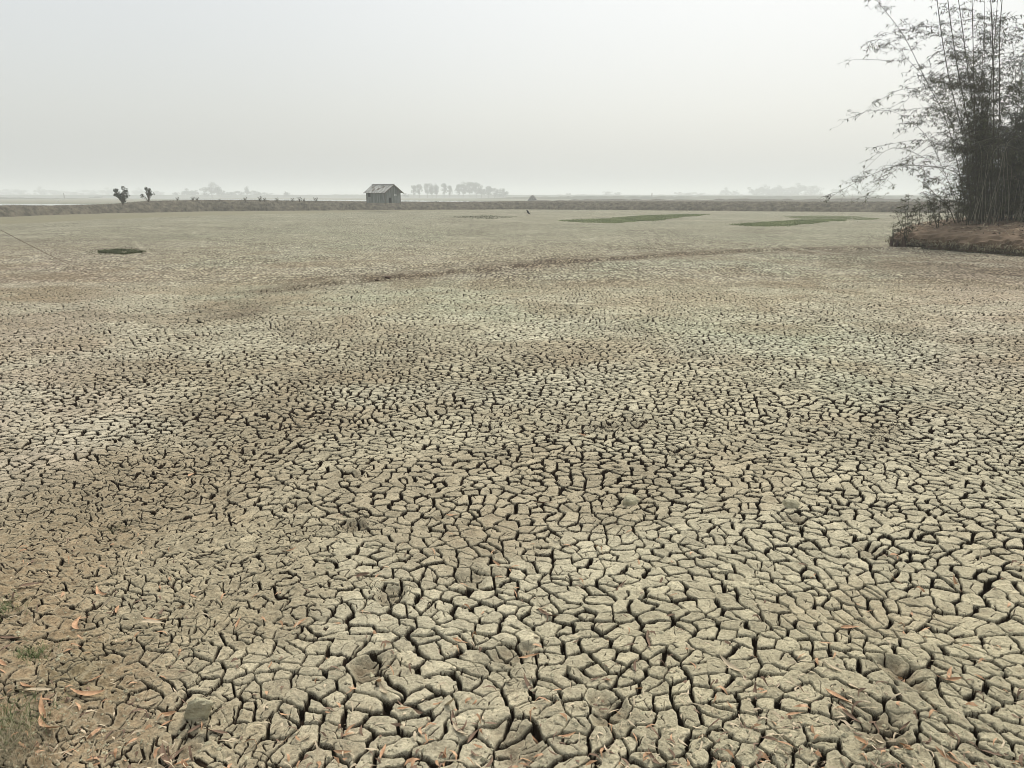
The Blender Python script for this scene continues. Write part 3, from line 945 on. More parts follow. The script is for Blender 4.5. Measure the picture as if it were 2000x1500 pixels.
small_shrub(240, 397, 365, 100, 26, 'dark forked shrub with two leafy heads, the larger of two on the left embankment',
            [(-.38, .80, .13), (-.30, .68, .15), (-.2, .5, .17), (.28, .85, .14), (.33, .72, .16), (.2, .58, .2), (.05, .42, .2), (0, .27, .20), (.35, .48, .16), (-.1, .36, .2), (.1, .2, .17), (-.35, .5, .15)], 31, nleaf=1700)
small_shrub(290, 392, 364, 104, 22, 'thin leafy sapling on bare stems just right of the forked shrub',
            [(-.1, .86, .12), (.12, .80, .12), (-.15, .66, .12), (.22, .66, .11), (.05, .55, .12), (.25, .48, .09), (-.42, .35, .07), (.1, .4, .08)], 32, nleaf=800)
G = 'small bushes along the left bank top'
for i, (px, yb, yt, wp) in enumerate([(347, 390, 383, 7), (377, 390.5, 382, 8), (385, 390.5, 383, 7), (429, 391, 386.5, 5), (479, 391, 383, 8), (508, 391.5, 381.5, 8), (517, 391.5, 384.5, 7), (541, 392, 384.5, 9), (571, 392, 385, 7), (585, 392, 383, 10), (594, 392, 385.5, 5), (617, 392.3, 383.5, 9)]):
    lb = {0: 'tiny bush left of the others on the bank top right of the sapling', 11: 'tiny bush on the bank top closest to the left side of the hut'}.get(i, f'{ORD[i]} tiny bush from the left along the bank top between the sapling and the hut')
    small_shrub(px, yb + 1, yt, 112, wp, lb, [(-.3, .65, .3), (.25, .75, .3), (0, .5, .35), (.3, .4, .3), (-.2, .3, .3)], 40 + i, G, nleaf=420)


def haystack():
    D = 250.0
    D = 400.0; b = atd(1040, 389.5, D)
    mpp = D / (F * CP)
    root = empty('thatched_shelter', (b[0], D, 0))
    tag(root, 'low grey thatched shelter alone in the fields right of the hut', 'shelter')
    W = 9.5 * mpp; h = CAM_H + (382.5 - 381.4) * mpp
    mb = MB()
    nx, ny = 13, 9
    V = []
    for i in range(nx):
        for j in range(ny):
            a = (i / (nx - 1)) * 2 - 1
            c_ = (j / (ny - 1)) * 2 - 1
            V.append((a * W, c_ * W * .8, max(0.02, h * (1 - abs(a) ** 1.6) * (1 - .12 * abs(c_) ** 2)) + .1 * rnd.random() - (.4 if abs(c_) > .99 else 0)))
    Q_ = [(i * ny + j, (i + 1) * ny + j, (i + 1) * ny + j + 1, i * ny + j + 1) for i in range(nx - 1) for j in range(ny - 1)]
    n0 = len(V)
    for j in (0, ny - 1):
        V += [(V[i * ny + j][0], V[i * ny + j][1], -.1) for i in range(nx)]
    Q_ += [(i * ny, n0 + i, n0 + i + 1, (i + 1) * ny) for i in range(nx - 1)] + [(i * ny + ny - 1, (i + 1) * ny + ny - 1, n0 + nx + i + 1, n0 + nx + i) for i in range(nx - 1)]
    mb.add(V, Q_)
    mb.build('thatch', M_thatch, root)
    mb = MB(); mb.tube([(-W * .3, -W * .85, 0), (0, -W * .85, h * 1.02)], .05 * 1.5); mb.tube([(W * .3, -W * .85, 0), (0, -W * .85, h * 1.02)], .075); mb.build('frame', M_wood, root)


haystack()


def post(px, ytop, ybase, label, wpx=1.6):
    b = at(px, ybase)
    mpp = b[1] / (F * CP)
    t_ = atd(px, ytop, b[1])
    mb = MB()
    mb.tube([(0, 0, -.2), (.02, 0, t_[2] * .5), (0, 0, t_[2])], [wpx * mpp / 2, wpx * mpp * .45, wpx * mpp * .35], 7)
    o = mb.build('post', M_wood)
    o.location = (b[0], b[1], 0)
    tag(o, label, 'post')


post(1273, 376.5, 388, 'lone upright post in the fields between the shelter and the bamboo', 2.2)
post(126, 377, 389, 'lone faint post in the haze above the left water strip', 1.8)


def boat():
    b = at(187, 386.8)
    D = b[1]; mpp = D / (F * CP)
    L = 26 * mpp
    mb = MB()
    n_ = 13
    V, Q_ = [], []
    for i in range(n_):
        t_ = i / (n_ - 1) * 2 - 1
        wd = .9 * (1 - abs(t_) ** 2.4) + .06
        z1 = .75 + (1.5 * max(0, t_) ** 3 + .9 * max(0, -t_) ** 4)
        V += [(t_ * L / 2, -wd, z1), (t_ * L / 2, -wd * .5, z1 * .25), (t_ * L / 2, wd * .5, z1 * .25), (t_ * L / 2, wd, z1)]
    for i in range(n_ - 1):
        for j in range(3): Q_.append((i * 4 + j, (i + 1) * 4 + j, (i + 1) * 4 + j + 1, i * 4 + j + 1))
    mb.add(V, Q_)
    root = empty('boat', (b[0], D, 0.1))
    tag(root, 'low grey wooden boat with a raised prow in the left haze', 'boat')
    mb.build('hull', M_wood, root)
    c_ = MB()
    V, Q_ = [], []
    for i in range(5):
        for k in range(7):
            a = math.pi * k / 6
            V.append((L * (-.05 + .09 * i), math.cos(a) * .85, .7 + math.sin(a) * 1.05))
    for i in range(4):
        for k in range(6): Q_.append((i * 7 + k, (i + 1) * 7 + k, (i + 1) * 7 + k + 1, i * 7 + k + 1))
    c_.add(V, Q_); c_.build('canopy', M_thatch, root)


boat()


def bird(px, ybase, hpx, m, name, label, white=False):
    b = at(px, ybase)
    D = b[1]; mpp = D / (F * CP); h = hpx * mpp
    gz = float(macro(np.array([b[0]]), np.array([b[1]]))[0])
    root = empty(name, (b[0], D, gz))
    tag(root, label, 'bird')
    mb = MB()
    if white:
        mb.tube([(-.55 * h, 0, .42 * h), (-.3 * h, 0, .45 * h), (0, 0, .5 * h), (.25 * h, 0, .6 * h), (.33 * h, 0, .8 * h), (.42 * h, 0, .93 * h), (.52 * h, 0, .95 * h)], np.array([.02, .12, .16, .09, .045, .05, .03]) * h, 8)
    else:
        mb.tube([(.42 * h, 0, .20 * h), (.28 * h, 0, .32 * h), (.12 * h, 0, .48 * h), (-.02 * h, 0, .66 * h), (-.10 * h, 0, .80 * h), (-.14 * h, 0, .90 * h), (-.20 * h, 0, .98 * h)], np.array([.05, .10, .19, .20, .14, .12, .05]) * h, 9)
    mb.build('body', m, root, smooth=True)
    mb = MB()
    sx = .02 if white else .0
    if white: mb.tube([(.5 * h, 0, .95 * h), (.62 * h, 0, .93 * h), (.72 * h, 0, .9 * h)], np.array([.025, .018, .006]) * h, 5)
    else: mb.tube([(-.22 * h, 0, .92 * h), (-.30 * h, 0, .90 * h), (-.38 * h, 0, .86 * h)], np.array([.05, .035, .01]) * h, 5)
    mb.build('beak', M_wood, root)
    for s_ in (-1, 1):
        mb = MB(); mb.tube([(.02 * h, s_ * .06 * h, -.02), (.05 * h, s_ * .06 * h, .25 * h), (.02 * h, s_ * .05 * h, .45 * h)], .018 * h, 5); mb.build('leg', M_wood, root)


bird(1031, 420.5, 9.5, M_feather, 'black_bird', 'black bird standing upright on the pale mud in front of the far bank')
bird(115, 394.3, 5.5, M_white, 'white_egret', 'white wading bird standing above the left water strip', True)


# ------------------------------------------------------------------ green patches on the mud
def patch_points(outline, n, seed, jitter=0.25):
    P = np.array([at(px, py)[:2] for px, py in outline])
    rng = np.random.default_rng(seed)
    lo_, hi = P.min(0), P.max(0)
    out = []
    while sum(map(len, out)) < n:
        c_ = rng.uniform(lo_, hi, (n * 3, 2))
        cj = c_ + np.column_stack([fbm(c_[:, 0] * .4, c_[:, 1] * .4, seed, 3), fbm(c_[:, 0] * .4, c_[:, 1] * .4, seed + 9, 3)]) * jitter * 4
        ins = np.zeros(len(c_), bool)
        j = len(P) - 1
        for i in range(len(P)):
            a, b = P[i], P[j]
            cond = ((a[1] > cj[:, 1]) != (b[1] > cj[:, 1])) & (cj[:, 0] < (b[0] - a[0]) * (cj[:, 1] - a[1]) / (b[1] - a[1] + 1e-12) + a[0])
            ins ^= cond
            j = i
        ok = ins & (fbm(c_[:, 0] * 1.2, c_[:, 1] * 1.2, seed + 3, 3) > -0.42)
        out.append(c_[ok])
    c_ = np.vstack(out)[:n]
    k_ = rng.random(n) < .22
    c_[k_] += rng.normal(0, 1, (k_.sum(), 2)) * np.array([jitter * 2.2, jitter * 7]) * rng.random((k_.sum(), 1))
    return np.column_stack([c_, macro(c_[:, 0], c_[:, 1]) - .01])


blades(patch_points([(1080, 431.5), (1170, 428), (1260, 421), (1330, 418.5), (1390, 419), (1340, 424), (1290, 430), (1190, 436), (1120, 434)], 20000, 1), .11, .030, .9, 21, 'grass', M_green, 'long low patch of green grass on the far mud')
blades(patch_points([(1430, 439.5), (1490, 434), (1560, 429.5), (1630, 428), (1650, 430.5), (1590, 436), (1570, 440), (1500, 443)], 11000, 2), .11, .030, .9, 22, 'grass', M_green, 'green grass patch nearer the bamboo on the far mud')
blades(patch_points([(1530, 424), (1580, 421.5), (1660, 422.5), (1730, 428), (1700, 430), (1640, 428), (1570, 428)], 5000, 3), .08, .028, .9, 23, 'grass', M_green, 'thin streak of green grass behind the two larger patches')
blades(patch_points([(200, 494), (212, 489), (230, 486.5), (246, 488.5), (290, 492), (262, 494.5), (225, 496.5)], 1700, 4, .16), .12, .018, 1.1, 24, 'grass', M_dkgreen, 'small dark green tuft patch on the left mud')
q = patch_points([(860, 424), (950, 421), (1010, 424), (960, 428)], 900, 6)
blades(q, .10, .04, .9, 26, 'grass', M_dkgreen, 'sparse dark grass streak left of the black bird')

# ------------------------------------------------------------------ island mound
def mound_mat():
    m = mat('mound_soil', (0.13, 0.092, 0.058), 0.95, 0.4, 1.3, (0.235, 0.17, 0.115), 0.9, 14)
    return m


M_mound = mound_mat()
MO = [(1744, 481), (1790, 485), (1850, 489.5), (1925, 495), (2000, 501), (2090, 506)]
edge = [at(*p)[:2] for p in MO] + [np.array(p) for p in [(28, 31.5), (36, 32), (44, 40), (44, 54), (34, 60), (29.5, 56), (25.2, 50), (22.4, 45.2)]]
edge = np.array(edge)
cen = np.array([31.0, 44.0])


def mound():
    # resample the edge finely
    seg = np.vstack([edge, edge[:1]])
    L = np.concatenate([[0], np.cumsum(np.linalg.norm(np.diff(seg, axis=0), axis=1))])
    s_ = np.arange(0, L[-1], 0.12)
    E = np.column_stack([np.interp(s_, L, seg[:, 0]), np.interp(s_, L, seg[:, 1])])
    n_ = len(E)
    out = E - cen
    out /= np.linalg.norm(out, axis=1)[:, None]
    E = E + out * (0.16 * fbm(E[:, 0] * 1.1, E[:, 1] * 1.1, 301, 3))[:, None]
    # undercut foot, overhanging turf lip, then the sloping top
    prof = [(-.24, -.1), (-.34, .04), (-.36, .14), (-.12, .20), (.04, .28), (.06, .38), (.05, .48), (.0, .58), (-.1, .68), (-.28, .76), (-.6, .82)]
    rows = []
    for o, z in prof:
        p = E + out * o
        nz = noise(p[:, 0] * 3, p[:, 1] * 3, 310 + int(z * 10))
        rows.append(np.column_stack([p + out * (0.10 * nz)[:, None], z + .07 * nz * (z > .1)]))
    for f in np.concatenate([np.linspace(0.03, .5, 34), [.6, .75, .9, 1.0]]):
        p = (E - out * .6) * (1 - f) + cen * f
        z = .82 + .50 * (1 - (1 - f) ** 3) + .14 * fbm(p[:, 0] * 1.3, p[:, 1] * 1.3, 330, 4) + .05 * noise(p[:, 0] * 7, p[:, 1] * 7, 333)
        if f == 1.0: z = np.full(n_, z.mean())
        rows.append(np.column_stack([p, z]))
    V = np.vstack(rows)
    k = len(rows)
    Q_ = [(i * n_ + j, i * n_ + (j + 1) % n_, (i + 1) * n_ + (j + 1) % n_, (i + 1) * n_ + j) for i in range(k - 1) for j in range(n_)]
    o = npmesh('mound', V, np.array(Q_), M_mound, smooth=False)
    tag(o, 'low brown earth island with an undercut edge carrying the bamboo', kind='structure')
    return E, out


mE, mOut = mound()


def mound_z(x_, y_):
    p = np.array([x_, y_])
    ang = math.atan2(*(p - cen)[::-1])
    angs = np.arctan2(mE[:, 1] - cen[1], mE[:, 0] - cen[0])
    i = int(np.argmin(np.abs(np.angle(np.exp(1j * (angs - ang))))))
    e_ = mE[i] - mOut[i] * .6
    f = 1 - np.linalg.norm(p - cen) / np.linalg.norm(e_ - cen)
    if f < -0.05: return 0.45
    f = max(f, 0)
    return .82 + .50 * (1 - (1 - f) ** 3)


# straw, dead leaves and short grass lying on the mound
rng = np.random.default_rng(77)
pts, scr = [], []
while len(pts) < 2600:
    a = rng.integers(0, len(mE)); f = rng.uniform(0, .35)
    p = (mE[a] - mOut[a] * .3) * (1 - f) + cen * f
    if p[1] > 52 or p[0] > 36: continue
    pts.append((p[0], p[1], mound_z(*p) + .04))
pts = np.array(pts)


def litter(P, lmin, lmax, wd, seed, name, m, label, tilt=.25, stuff=True):
    r_ = np.random.default_rng(seed)
    n_ = len(P)
    a = r_.uniform(0, 6.28, n_); L = r_.uniform(lmin, lmax, n_)
    dz = r_.normal(0, tilt, n_)
    u = np.stack([np.cos(a), np.sin(a), dz], 1) * L[:, None] / 2
    c_ = np.stack([-np.sin(a), np.cos(a), r_.normal(0, .5, n_)], 1) * (wd * r_.uniform(.5, 1.3, n_))[:, None] / 2
    bow = np.stack([-np.sin(a) * .18, np.cos(a) * .18, np.abs(r_.normal(0, .22, n_))], 1) * L[:, None] * r_.choice([-1, 1], n_)[:, None]
    bow[:, 2] = np.abs(bow[:, 2])
    V = np.stack([P - u, P - u * .3 - c_ + bow * .8, P - u * .3 + c_ + bow * .8, P + u * .35 - c_ * .8 + bow, P + u * .35 + c_ * .8 + bow, P + u], 1).reshape(-1, 3)
    k = np.arange(n_)[:, None] * 6
    o = npmesh(name, V, [k + np.array([[0, 1, 2]]), k + np.array([[3, 5, 4]]), k + np.array([[1, 3, 4, 2]])], m)
    tag(o, label, kind='stuff')


litter(pts[:900], .12, .40, .022, 1, 'straw', M_straw, 'pale dead bamboo leaves strewn over the island')
litter(pts[900:1700], .10, .26, .035, 3, 'dead_leaves', M_brownleaf, 'reddish dead leaves strewn over the island')
litter(pts[1700:], .10, .30, .03, 2, 'dead_leaves', M_twig, 'brown dead leaves strewn over the island')
lip = mE[(mE[:, 1] < 44) & (mE[:, 0] < 27)]
lp = np.repeat(lip, 14, axis=0) + rng.normal(0, .12, (len(lip) * 14, 2))
blades(np.column_stack([lp, rng.uniform(.2, .5, len(lp))]), -.20, .022, 1.0, 31, 'edge_grass', M_dry, 'dry grass hanging over the edge of the island', 1.2)
blades(np.column_stack([lp[::9] + [-.1, -.25], np.full(len(lp[::9]), .0)]), .15, .014, .7, 33, 'edge_weeds', M_dkgreen, 'dark weeds along the foot of the island')

# ------------------------------------------------------------------ bamboo
rb = np.random.default_rng(2024)


def leaf_spray(rng, P, D, n, size, acc):
    """n drooping leaves fanned out from the point P; D = direction of the twig"""
    for _ in range(n):
        a = rng.uniform(0, 6.28)
        d = D * .5 + np.array([math.cos(a) * .75, math.sin(a) * .75, rng.uniform(-1.1, .15)])
        d /= np.linalg.norm(d)
        s_ = np.cross(d, [0, 0, 1.0]) + rng.normal(0, .35, 3)
        s_ /= np.linalg.norm(s_)
        L = size * rng.uniform(.6, 1.25); W_ = L * .10
        tip = P + d * L + np.array([0, 0, -L * .18])
        m_ = P + d * L * .42
        acc.append((P, m_ + s_ * W_, tip, m_ - s_ * W_))


def curve(P, n):
    """smooth resampling of control points"""
    P = np.asarray(P, float)
    t = np.concatenate([[0], np.cumsum(np.linalg.norm(np.diff(P, axis=0), axis=1))])
    s_ = np.linspace(0, t[-1], n)
    m_ = np.gradient(P, t, axis=0)
    i = np.clip(np.searchsorted(t, s_, 'right') - 1, 0, len(t) - 2)
    h = (t[i + 1] - t[i])[:, None]; u = ((s_ - t[i])[:, None]) / h
    return (2 * u ** 3 - 3 * u ** 2 + 1) * P[i] + (u ** 3 - 2 * u ** 2 + u) * h * m_[i] + (-2 * u ** 3 + 3 * u ** 2) * P[i + 1] + (u ** 3 - u ** 2) * h * m_[i + 1]


def make_culm(root, P, r0_, r1_, m, t0=.15, dens=1.0, blen=1.3, leafy=1.0, lsize=.19, step=.33, dirbias=None):
    P = curve(P, max(8, int(np.linalg.norm(np.diff(np.asarray(P), axis=0), axis=1).sum() / .4)))
    off = np.array(root.location)
    n_ = len(P)
    mb = MB()
    rad = np.linspace(r0_, r1_, n_) * (1 + .12 * (np.arange(n_) % 2))
    mb.tube(P, rad, 7)
    c_ = mb.build('culm', m, root, smooth=True, off=off)
    tw = MB(); leaves = []
    L = np.concatenate([[0], np.cumsum(np.linalg.norm(np.diff(P, axis=0), axis=1))])
    s_ = L[-1] * t0
    while s_ < L[-1]:
        p = np.array([np.interp(s_, L, P[:, k]) for k in range(3)])
        q_ = np.array([np.interp(min(s_ + .2, L[-1]), L, P[:, k]) for k in range(3)])
        if rb.random() < .40 * min(1, max(0, (p[2] - 2.5) / 5.5)):
            s_ += step
            continue
        T_ = (q_ - p); T_ = T_ / (np.linalg.norm(T_) + 1e-6)
        for _ in range(rb.poisson(1.6 * dens) + 1):
            a = rb.uniform(0, 6.28)
            d = np.array([math.cos(a), math.sin(a), rb.uniform(-.1, .75)]) + T_ * .6
            if dirbias is not None: d = d + dirbias
            d /= np.linalg.norm(d)
            bl = blen * rb.uniform(.35, 1.25)
            k = 5
            tt = np.linspace(0, 1, k)[:, None]
            B = p + d * bl * tt + np.array([0, 0, -1]) * bl * .38 * tt ** 2 + rb.normal(0, .03, (k, 3)) * tt
            tw.tube(B, np.linspace(.008, .0035, k), 3, cap=False)
            for j in range(1, k):
                if rb.random() < .62 * leafy: leaf_spray(rb, B[j], d, rb.integers(2, 6), lsize, leaves)
                if rb.random() < .75:
                    d2 = d * .6 + rb.normal(0, .55, 3) + [0, 0, .1]; d2 /= np.linalg.norm(d2)
                    e_ = B[j] + d2 * bl * rb.uniform(.2, .45) + [0, 0, -.03]
                    tw.tube([B[j], (B[j] + e_) / 2 + [0, 0, .02], e_], [.0045, .004, .003], 3, cap=False)
                    if rb.random() < .8 * leafy: leaf_spray(rb, e_, d2, rb.integers(2, 6), lsize, leaves)
        s_ += step * rb.uniform(.6, 1.5)
    if tw.n: tw.build('branches', M_twig, c_, off=off)
    if leaves:
        V = np.array(leaves).reshape(-1, 3) - off
        npmesh('foliage', V, np.arange(len(leaves))[:, None] * 4 + np.array([[0, 1, 2, 3]]), M_leaf2 if rb.random() < .36 else M_leaf, c_)
    return len(leaves)


def bamboo():
    YC = 43.5
    c0 = atd(1985, 432, YC)
    clump = empty('bamboo_clump', (c0[0], YC, mound_z(c0[0], YC)))
    tag(clump, 'tall dense dark bamboo clump spreading over the brown island at right', 'bamboo')
    nl = 0

    def base(px, Y):
        d_ = atd(px, 430, Y)
        return np.array([d_[0], Y, mound_z(d_[0], Y) - .15])
    # the culms one can follow in the photograph: pixel paths at their own depths
    hand = [
        ([(1893, 43), (1872, 42.6, 330), (1845, 42.2, 228), (1806, 41.8, 152), (1765, 41.4, 70), (1712, 41, 0), (1680, 41, -40)], .022, .007, M_culm, .35, .9, 1.2, .8),
        ([(1905, 42.6), (1878, 42, 300), (1835, 41.4, 195), (1776, 41, 119), (1742, 41, 88), (1712, 40.8, 76), (1684, 40.8, 90)], .020, .004, M_culm, .35, .7, .9, .7),
        ([(1897, 42), (1893, 41.4, 370), (1868, 41, 338), (1810, 40.6, 325), (1752, 40.3, 324), (1700, 40, 342), (1650, 39.8, 368), (1608, 39.6, 394)], .022, .005, M_culm, .45, .30, .9, .45),
        ([(1905, 43), (1884, 42.4, 300), (1840, 42, 262), (1790, 41.6, 290), (1740, 41.3, 340), (1684, 41, 398)], .014, .004, M_culm, .3, .5, .9, .55),
        ([(1900, 43.6), (1876, 43.4, 280), (1825, 43, 195), (1778, 43, 172), (1722, 43, 193), (1672, 43, 232)], .013, .004, M_culm, .4, .7, .8, .6),
        ([(1902, 43.2), (1880, 43, 260), (1855, 43, 160), (1838, 42.6, 60), (1826, 42.6, -30), (1810, 42, -120)], .028, .014, M_culm, .3, .9, 1.3, .8),
        ([(1912, 42), (1892, 42, 250), (1868, 42, 120), (1856, 42, 40), (1846, 42, -40), (1830, 42, -120)], .026, .016, M_culm, .3, .9, 1.2, .8),
        ([(1920, 44), (1903, 43.6, 230), (1884, 43.4, 90), (1872, 43.2, 0), (1855, 43, -110)], .026, .014, M_culm, .3, .9, 1.3, .8),
        ([(1915, 41.6), (1903, 41.6, 200), (1900, 41.6, 60), (1896, 41.6, -100)], .024, .014, M_culm, .25, .9, 1.2, .8),
        ([(1936, 41), (1941, 41, 200), (1938, 41, 60), (1928, 41, -110)], .026, .018, M_culm, .4, .5, .9, .6),
        ([(1948, 42), (1952, 41.6, 200), (1953, 41.4, 60), (1968, 41, -110)], .025, .016, M_culm, .3, .9, 1.2, .9),
        ([(1880, 42.5), (1842, 42.2, 330), (1800, 42, 255), (1750, 42, 220), (1700, 42, 216), (1672, 42, 226)], .012, .004, M_culm, .35, .6, .8, .5),
        ([(1885, 42.5), (1850, 42.2, 350), (1800, 41.5, 305), (1740, 41.3, 290), (1690, 41, 330), (1668, 41, 350)], .012, .004, M_culm, .35, .5, .8, .5),
        ([(1776, 41, 119), (1740, 41, 119), (1700, 41, 116), (1662, 41, 117), (1634, 41, 125)], .009, .003, M_twig, .1, .35, .4, .15),
        ([(1870, 42), (1850, 41.5, 400), (1822, 41, 375), (1800, 40.6, 345), (1790, 40.4, 330)], .022, .006, M_culm, .2, .8, .7, .9),
    ]
    for path, ra, rb_, m, t0, dens, bl, lf_ in hand:
        P = []
        for q_ in path:
            P.append(base(*q_) if len(q_) == 2 else atd(q_[0], q_[2], q_[1]))
        nl += make_culm(clump, P, ra, rb_, m, t0, dens, bl, lf_)
    # the body of the clump
    for i in range(58):
        a = rb.uniform(0, 6.28); q_ = rb.uniform(0, 1) ** .6 * 2.9
        bx_, by_ = c0[0] + .9 + math.cos(a) * q_ * 1.15, YC + 1.2 + math.sin(a) * q_
        bz = mound_z(bx_, by_) - .15
        h = rb.uniform(8, 15.5) if i % 5 < 3 else rb.uniform(4.5, 8.5)
        ld = np.array([math.cos(a), math.sin(a), 0]) * rb.uniform(.2, 1.0) + rb.normal(0, .25, 3) * [1, 1, 0]
        if ld[0] < -.55: ld[0] = -.55 + .1 * ld[0]
        ln = h * rb.uniform(.05, .22)
        tt = np.linspace(0, 1, 7)
        dr = rb.uniform(0, .22)
        P = np.array([(bx_ + ld[0] * ln * (t * .4 + t ** 3), by_ + ld[1] * ln * (t * .4 + t ** 3), bz + h * (t - dr * t ** 4)) for t in tt])
        nl += make_culm(clump, P, rb.uniform(.022, .036), .008, M_culm if rb.random() < .85 else M_paleculm, rb.uniform(.04, .15), 1.35, rb.uniform(.9, 1.4), 1.1, .21, .32)
    for i in range(24):                                    # thin stems arching out to the left
        sx, sy = rb.uniform(1885, 1915), rb.uniform(90, 380)
        ex, ey = rb.uniform(1715, 1850), 0
        ey = sy + rb.uniform(-110, 60)
        Yd = rb.uniform(41, 45)
        mx_, my_ = (sx + ex) / 2, min(sy, ey) - rb.uniform(0, 35)
        P = [base(rb.uniform(1890, 1930), Yd), atd(sx, sy, Yd), atd(mx_, my_, Yd - .3), atd(ex, ey, Yd - .6)]
        nl += make_culm(clump, P, .014, .004, M_culm, .25, .55, .75, .7, .19, .34)
    # low thin side stems that close the foot and the left shoulder of the clump
    for i in range(56):
        px = rb.uniform(1880, 2080)
        Yb = rb.uniform(40.8, 44.5)
        b_ = base(px, Yb)
        h = rb.uniform(1.5, 9.0) if i % 2 else rb.uniform(1.5, 5.0)
        dx = rb.uniform(-1.5, .5) * h * .35
        P = [b_, b_ + [dx * .15, -.1, h * .4], b_ + [dx * .5, -.3, h * .8], b_ + [dx, -.5, h * .95], b_ + [dx * 1.35, -.6, h * .85]]
        nl += make_culm(clump, P, .016, .005, M_culm, .08, 1.0, .9, .8, .18, .3)
    # bare straw coloured stems in front of the dark foot
    for i in range(46):
        px = rb.uniform(1890, 2030)
        b_ = base(px, rb.uniform(40.3, 41.6))
        h = rb.uniform(1.2, 5.5); dx = rb.uniform(-1, 1) * h * .5
        P = [b_, b_ + [dx * .2, -.1, h * .45], b_ + [dx * .6, -.2, h * .85], b_ + [dx * 1.2, -.3, h * .8]]
        make_culm(clump, P, .010, .004, M_paleculm, .3, .25, .5, .12, .18, .5)
    print('bamboo leaves', nl)


bamboo()


def young(px, ybase, Yd, stems, label, seed, leafy=.9):
    """a young bamboo: a few thin stems from one foot"""
    global rb
    rb = np.random.default_rng(seed)
    g0 = atd(px, ybase, Yd)
    z = g0[2]
    root = empty('young_bamboo', (g0[0], Yd, z))
    tag(root, label, 'bamboo', 'young bamboo along the left edge of the island')
    for ex, ey, bow in stems:
        e_ = atd(ex, ey, Yd + rb.uniform(-.3, .3))
        P = [g0 - [0, 0, .15], g0 * .66 + e_ * .34 + [bow * .4, 0, .08], g0 * .33 + e_ * .67 + [bow * .3, 0, .1], e_]
        make_culm(root, P, .014, .005, M_culm, .25, .45, .40, leafy * .6, .16, .24)


young(1770, 466, 40.2, [(1757, 398, -.1), (1765, 388, 0), (1775, 378, 0), (1790, 392, .15), (1748, 412, -.15)], 'leafy young bamboo standing furthest left on the island edge', 501)
young(1744, 480, 41.2, [(1742, 440, 0), (1746, 424, 0)], 'small bare bamboo shoot at the left foot of the island', 502, .5)
young(1832, 446, 40.4, [(1834, 392, .02), (1822, 372, -.2), (1838, 360, .1), (1812, 380, -.1)], 'dark stemmed young bamboo leaning left near the middle of the island edge', 503)
young(1818, 438, 42.5, [(1817, 385, 0), (1808, 374, -.1), (1826, 380, .1)], 'slim young bamboo left of the dark stemmed one', 504)
young(1850, 432, 43.5, [(1849, 380, 0), (1856, 370, .1), (1843, 388, -.1)], 'slim upright young bamboo between the dark stemmed one and the clump', 505)
young(1795, 436, 44.5, [(1797, 398, 0), (1788, 404, -.1), (1803, 400, .1)], 'low young bamboo tuft behind the leftmost leafy one', 506)
young(1873, 436, 42.0, [(1868, 385, 0), (1880, 372, .1), (1860, 400, -.1)], 'bushy young bamboo against the left side of the big clump', 507)


def stump(px, py, hpx, label, seed):
    rng = np.random.default_rng(seed)
    b = at(px, py)
    mpp = b[1] / (F * CP)
    mb = MB()
    for k in range(6):
        a = rng.uniform(0, 6.28)
        h = hpx * mpp * rng.uniform(.4, 1)
        mb.tube([(math.cos(a) * .10, math.sin(a) * .10, -.1), (math.cos(a) * .14, math.sin(a) * .1, h * .5), (math.cos(a) * .2 + rng.normal(0, .07), math.sin(a) * .12, h)], [.10, .07, .02], 6)
    o = mb.build('root_stump', M_root)
    o.location = (b[0], b[1], 0)
    tag(o, label, 'stump')


stump(1745, 482, 16, 'dark broken root stump at the left tip of the island', 1)
stump(1768, 483.5, 24, 'dark root stump against the island edge under the young bamboo', 2)

# ------------------------------------------------------------------ fallen leaves
M_orange = mat('orange_leaf', (0.35, 0.185, 0.09), 0.6, 0.3, 30.0, (0.54, 0.34, 0.20), spec=0.35)
M_paleleaf = mat('pale_leaf', (0.46, 0.385, 0.27), 0.7, 0.25, 18.0, spec=0.3)


def leaf_mesh(L, wd, sickle, curl, cup, seed):
    n_, k = 11, 5
    V = []
    for i in range(n_):
        t_ = i / (n_ - 1)
        hw = wd * math.sin(math.pi * min(1, t_ * .97 + .015)) ** .75 * (1 - .35 * t_)
        cx = (t_ - .5) * L; cy = sickle * L * (1 - (2 * t_ - 1) ** 2)
        cz = curl * L * (2 * t_ - 1) ** 2 + .003
        tw = (t_ - .5) * 1.3 * (1 if seed % 2 else -1)
        for j in range(k):
            u = (j / (k - 1)) * 2 - 1
            a, b = u * hw * math.cos(tw), u * hw * math.sin(tw)
            V.append((cx, cy + a, cz + b + cup * hw * u * u))
    V = np.array(V)
    nn = len(V)
    Q_ = [(i * k + j, (i + 1) * k + j, (i + 1) * k + j + 1, i * k + j + 1) for i in range(n_ - 1) for j in range(k - 1)]
    return V, Q_


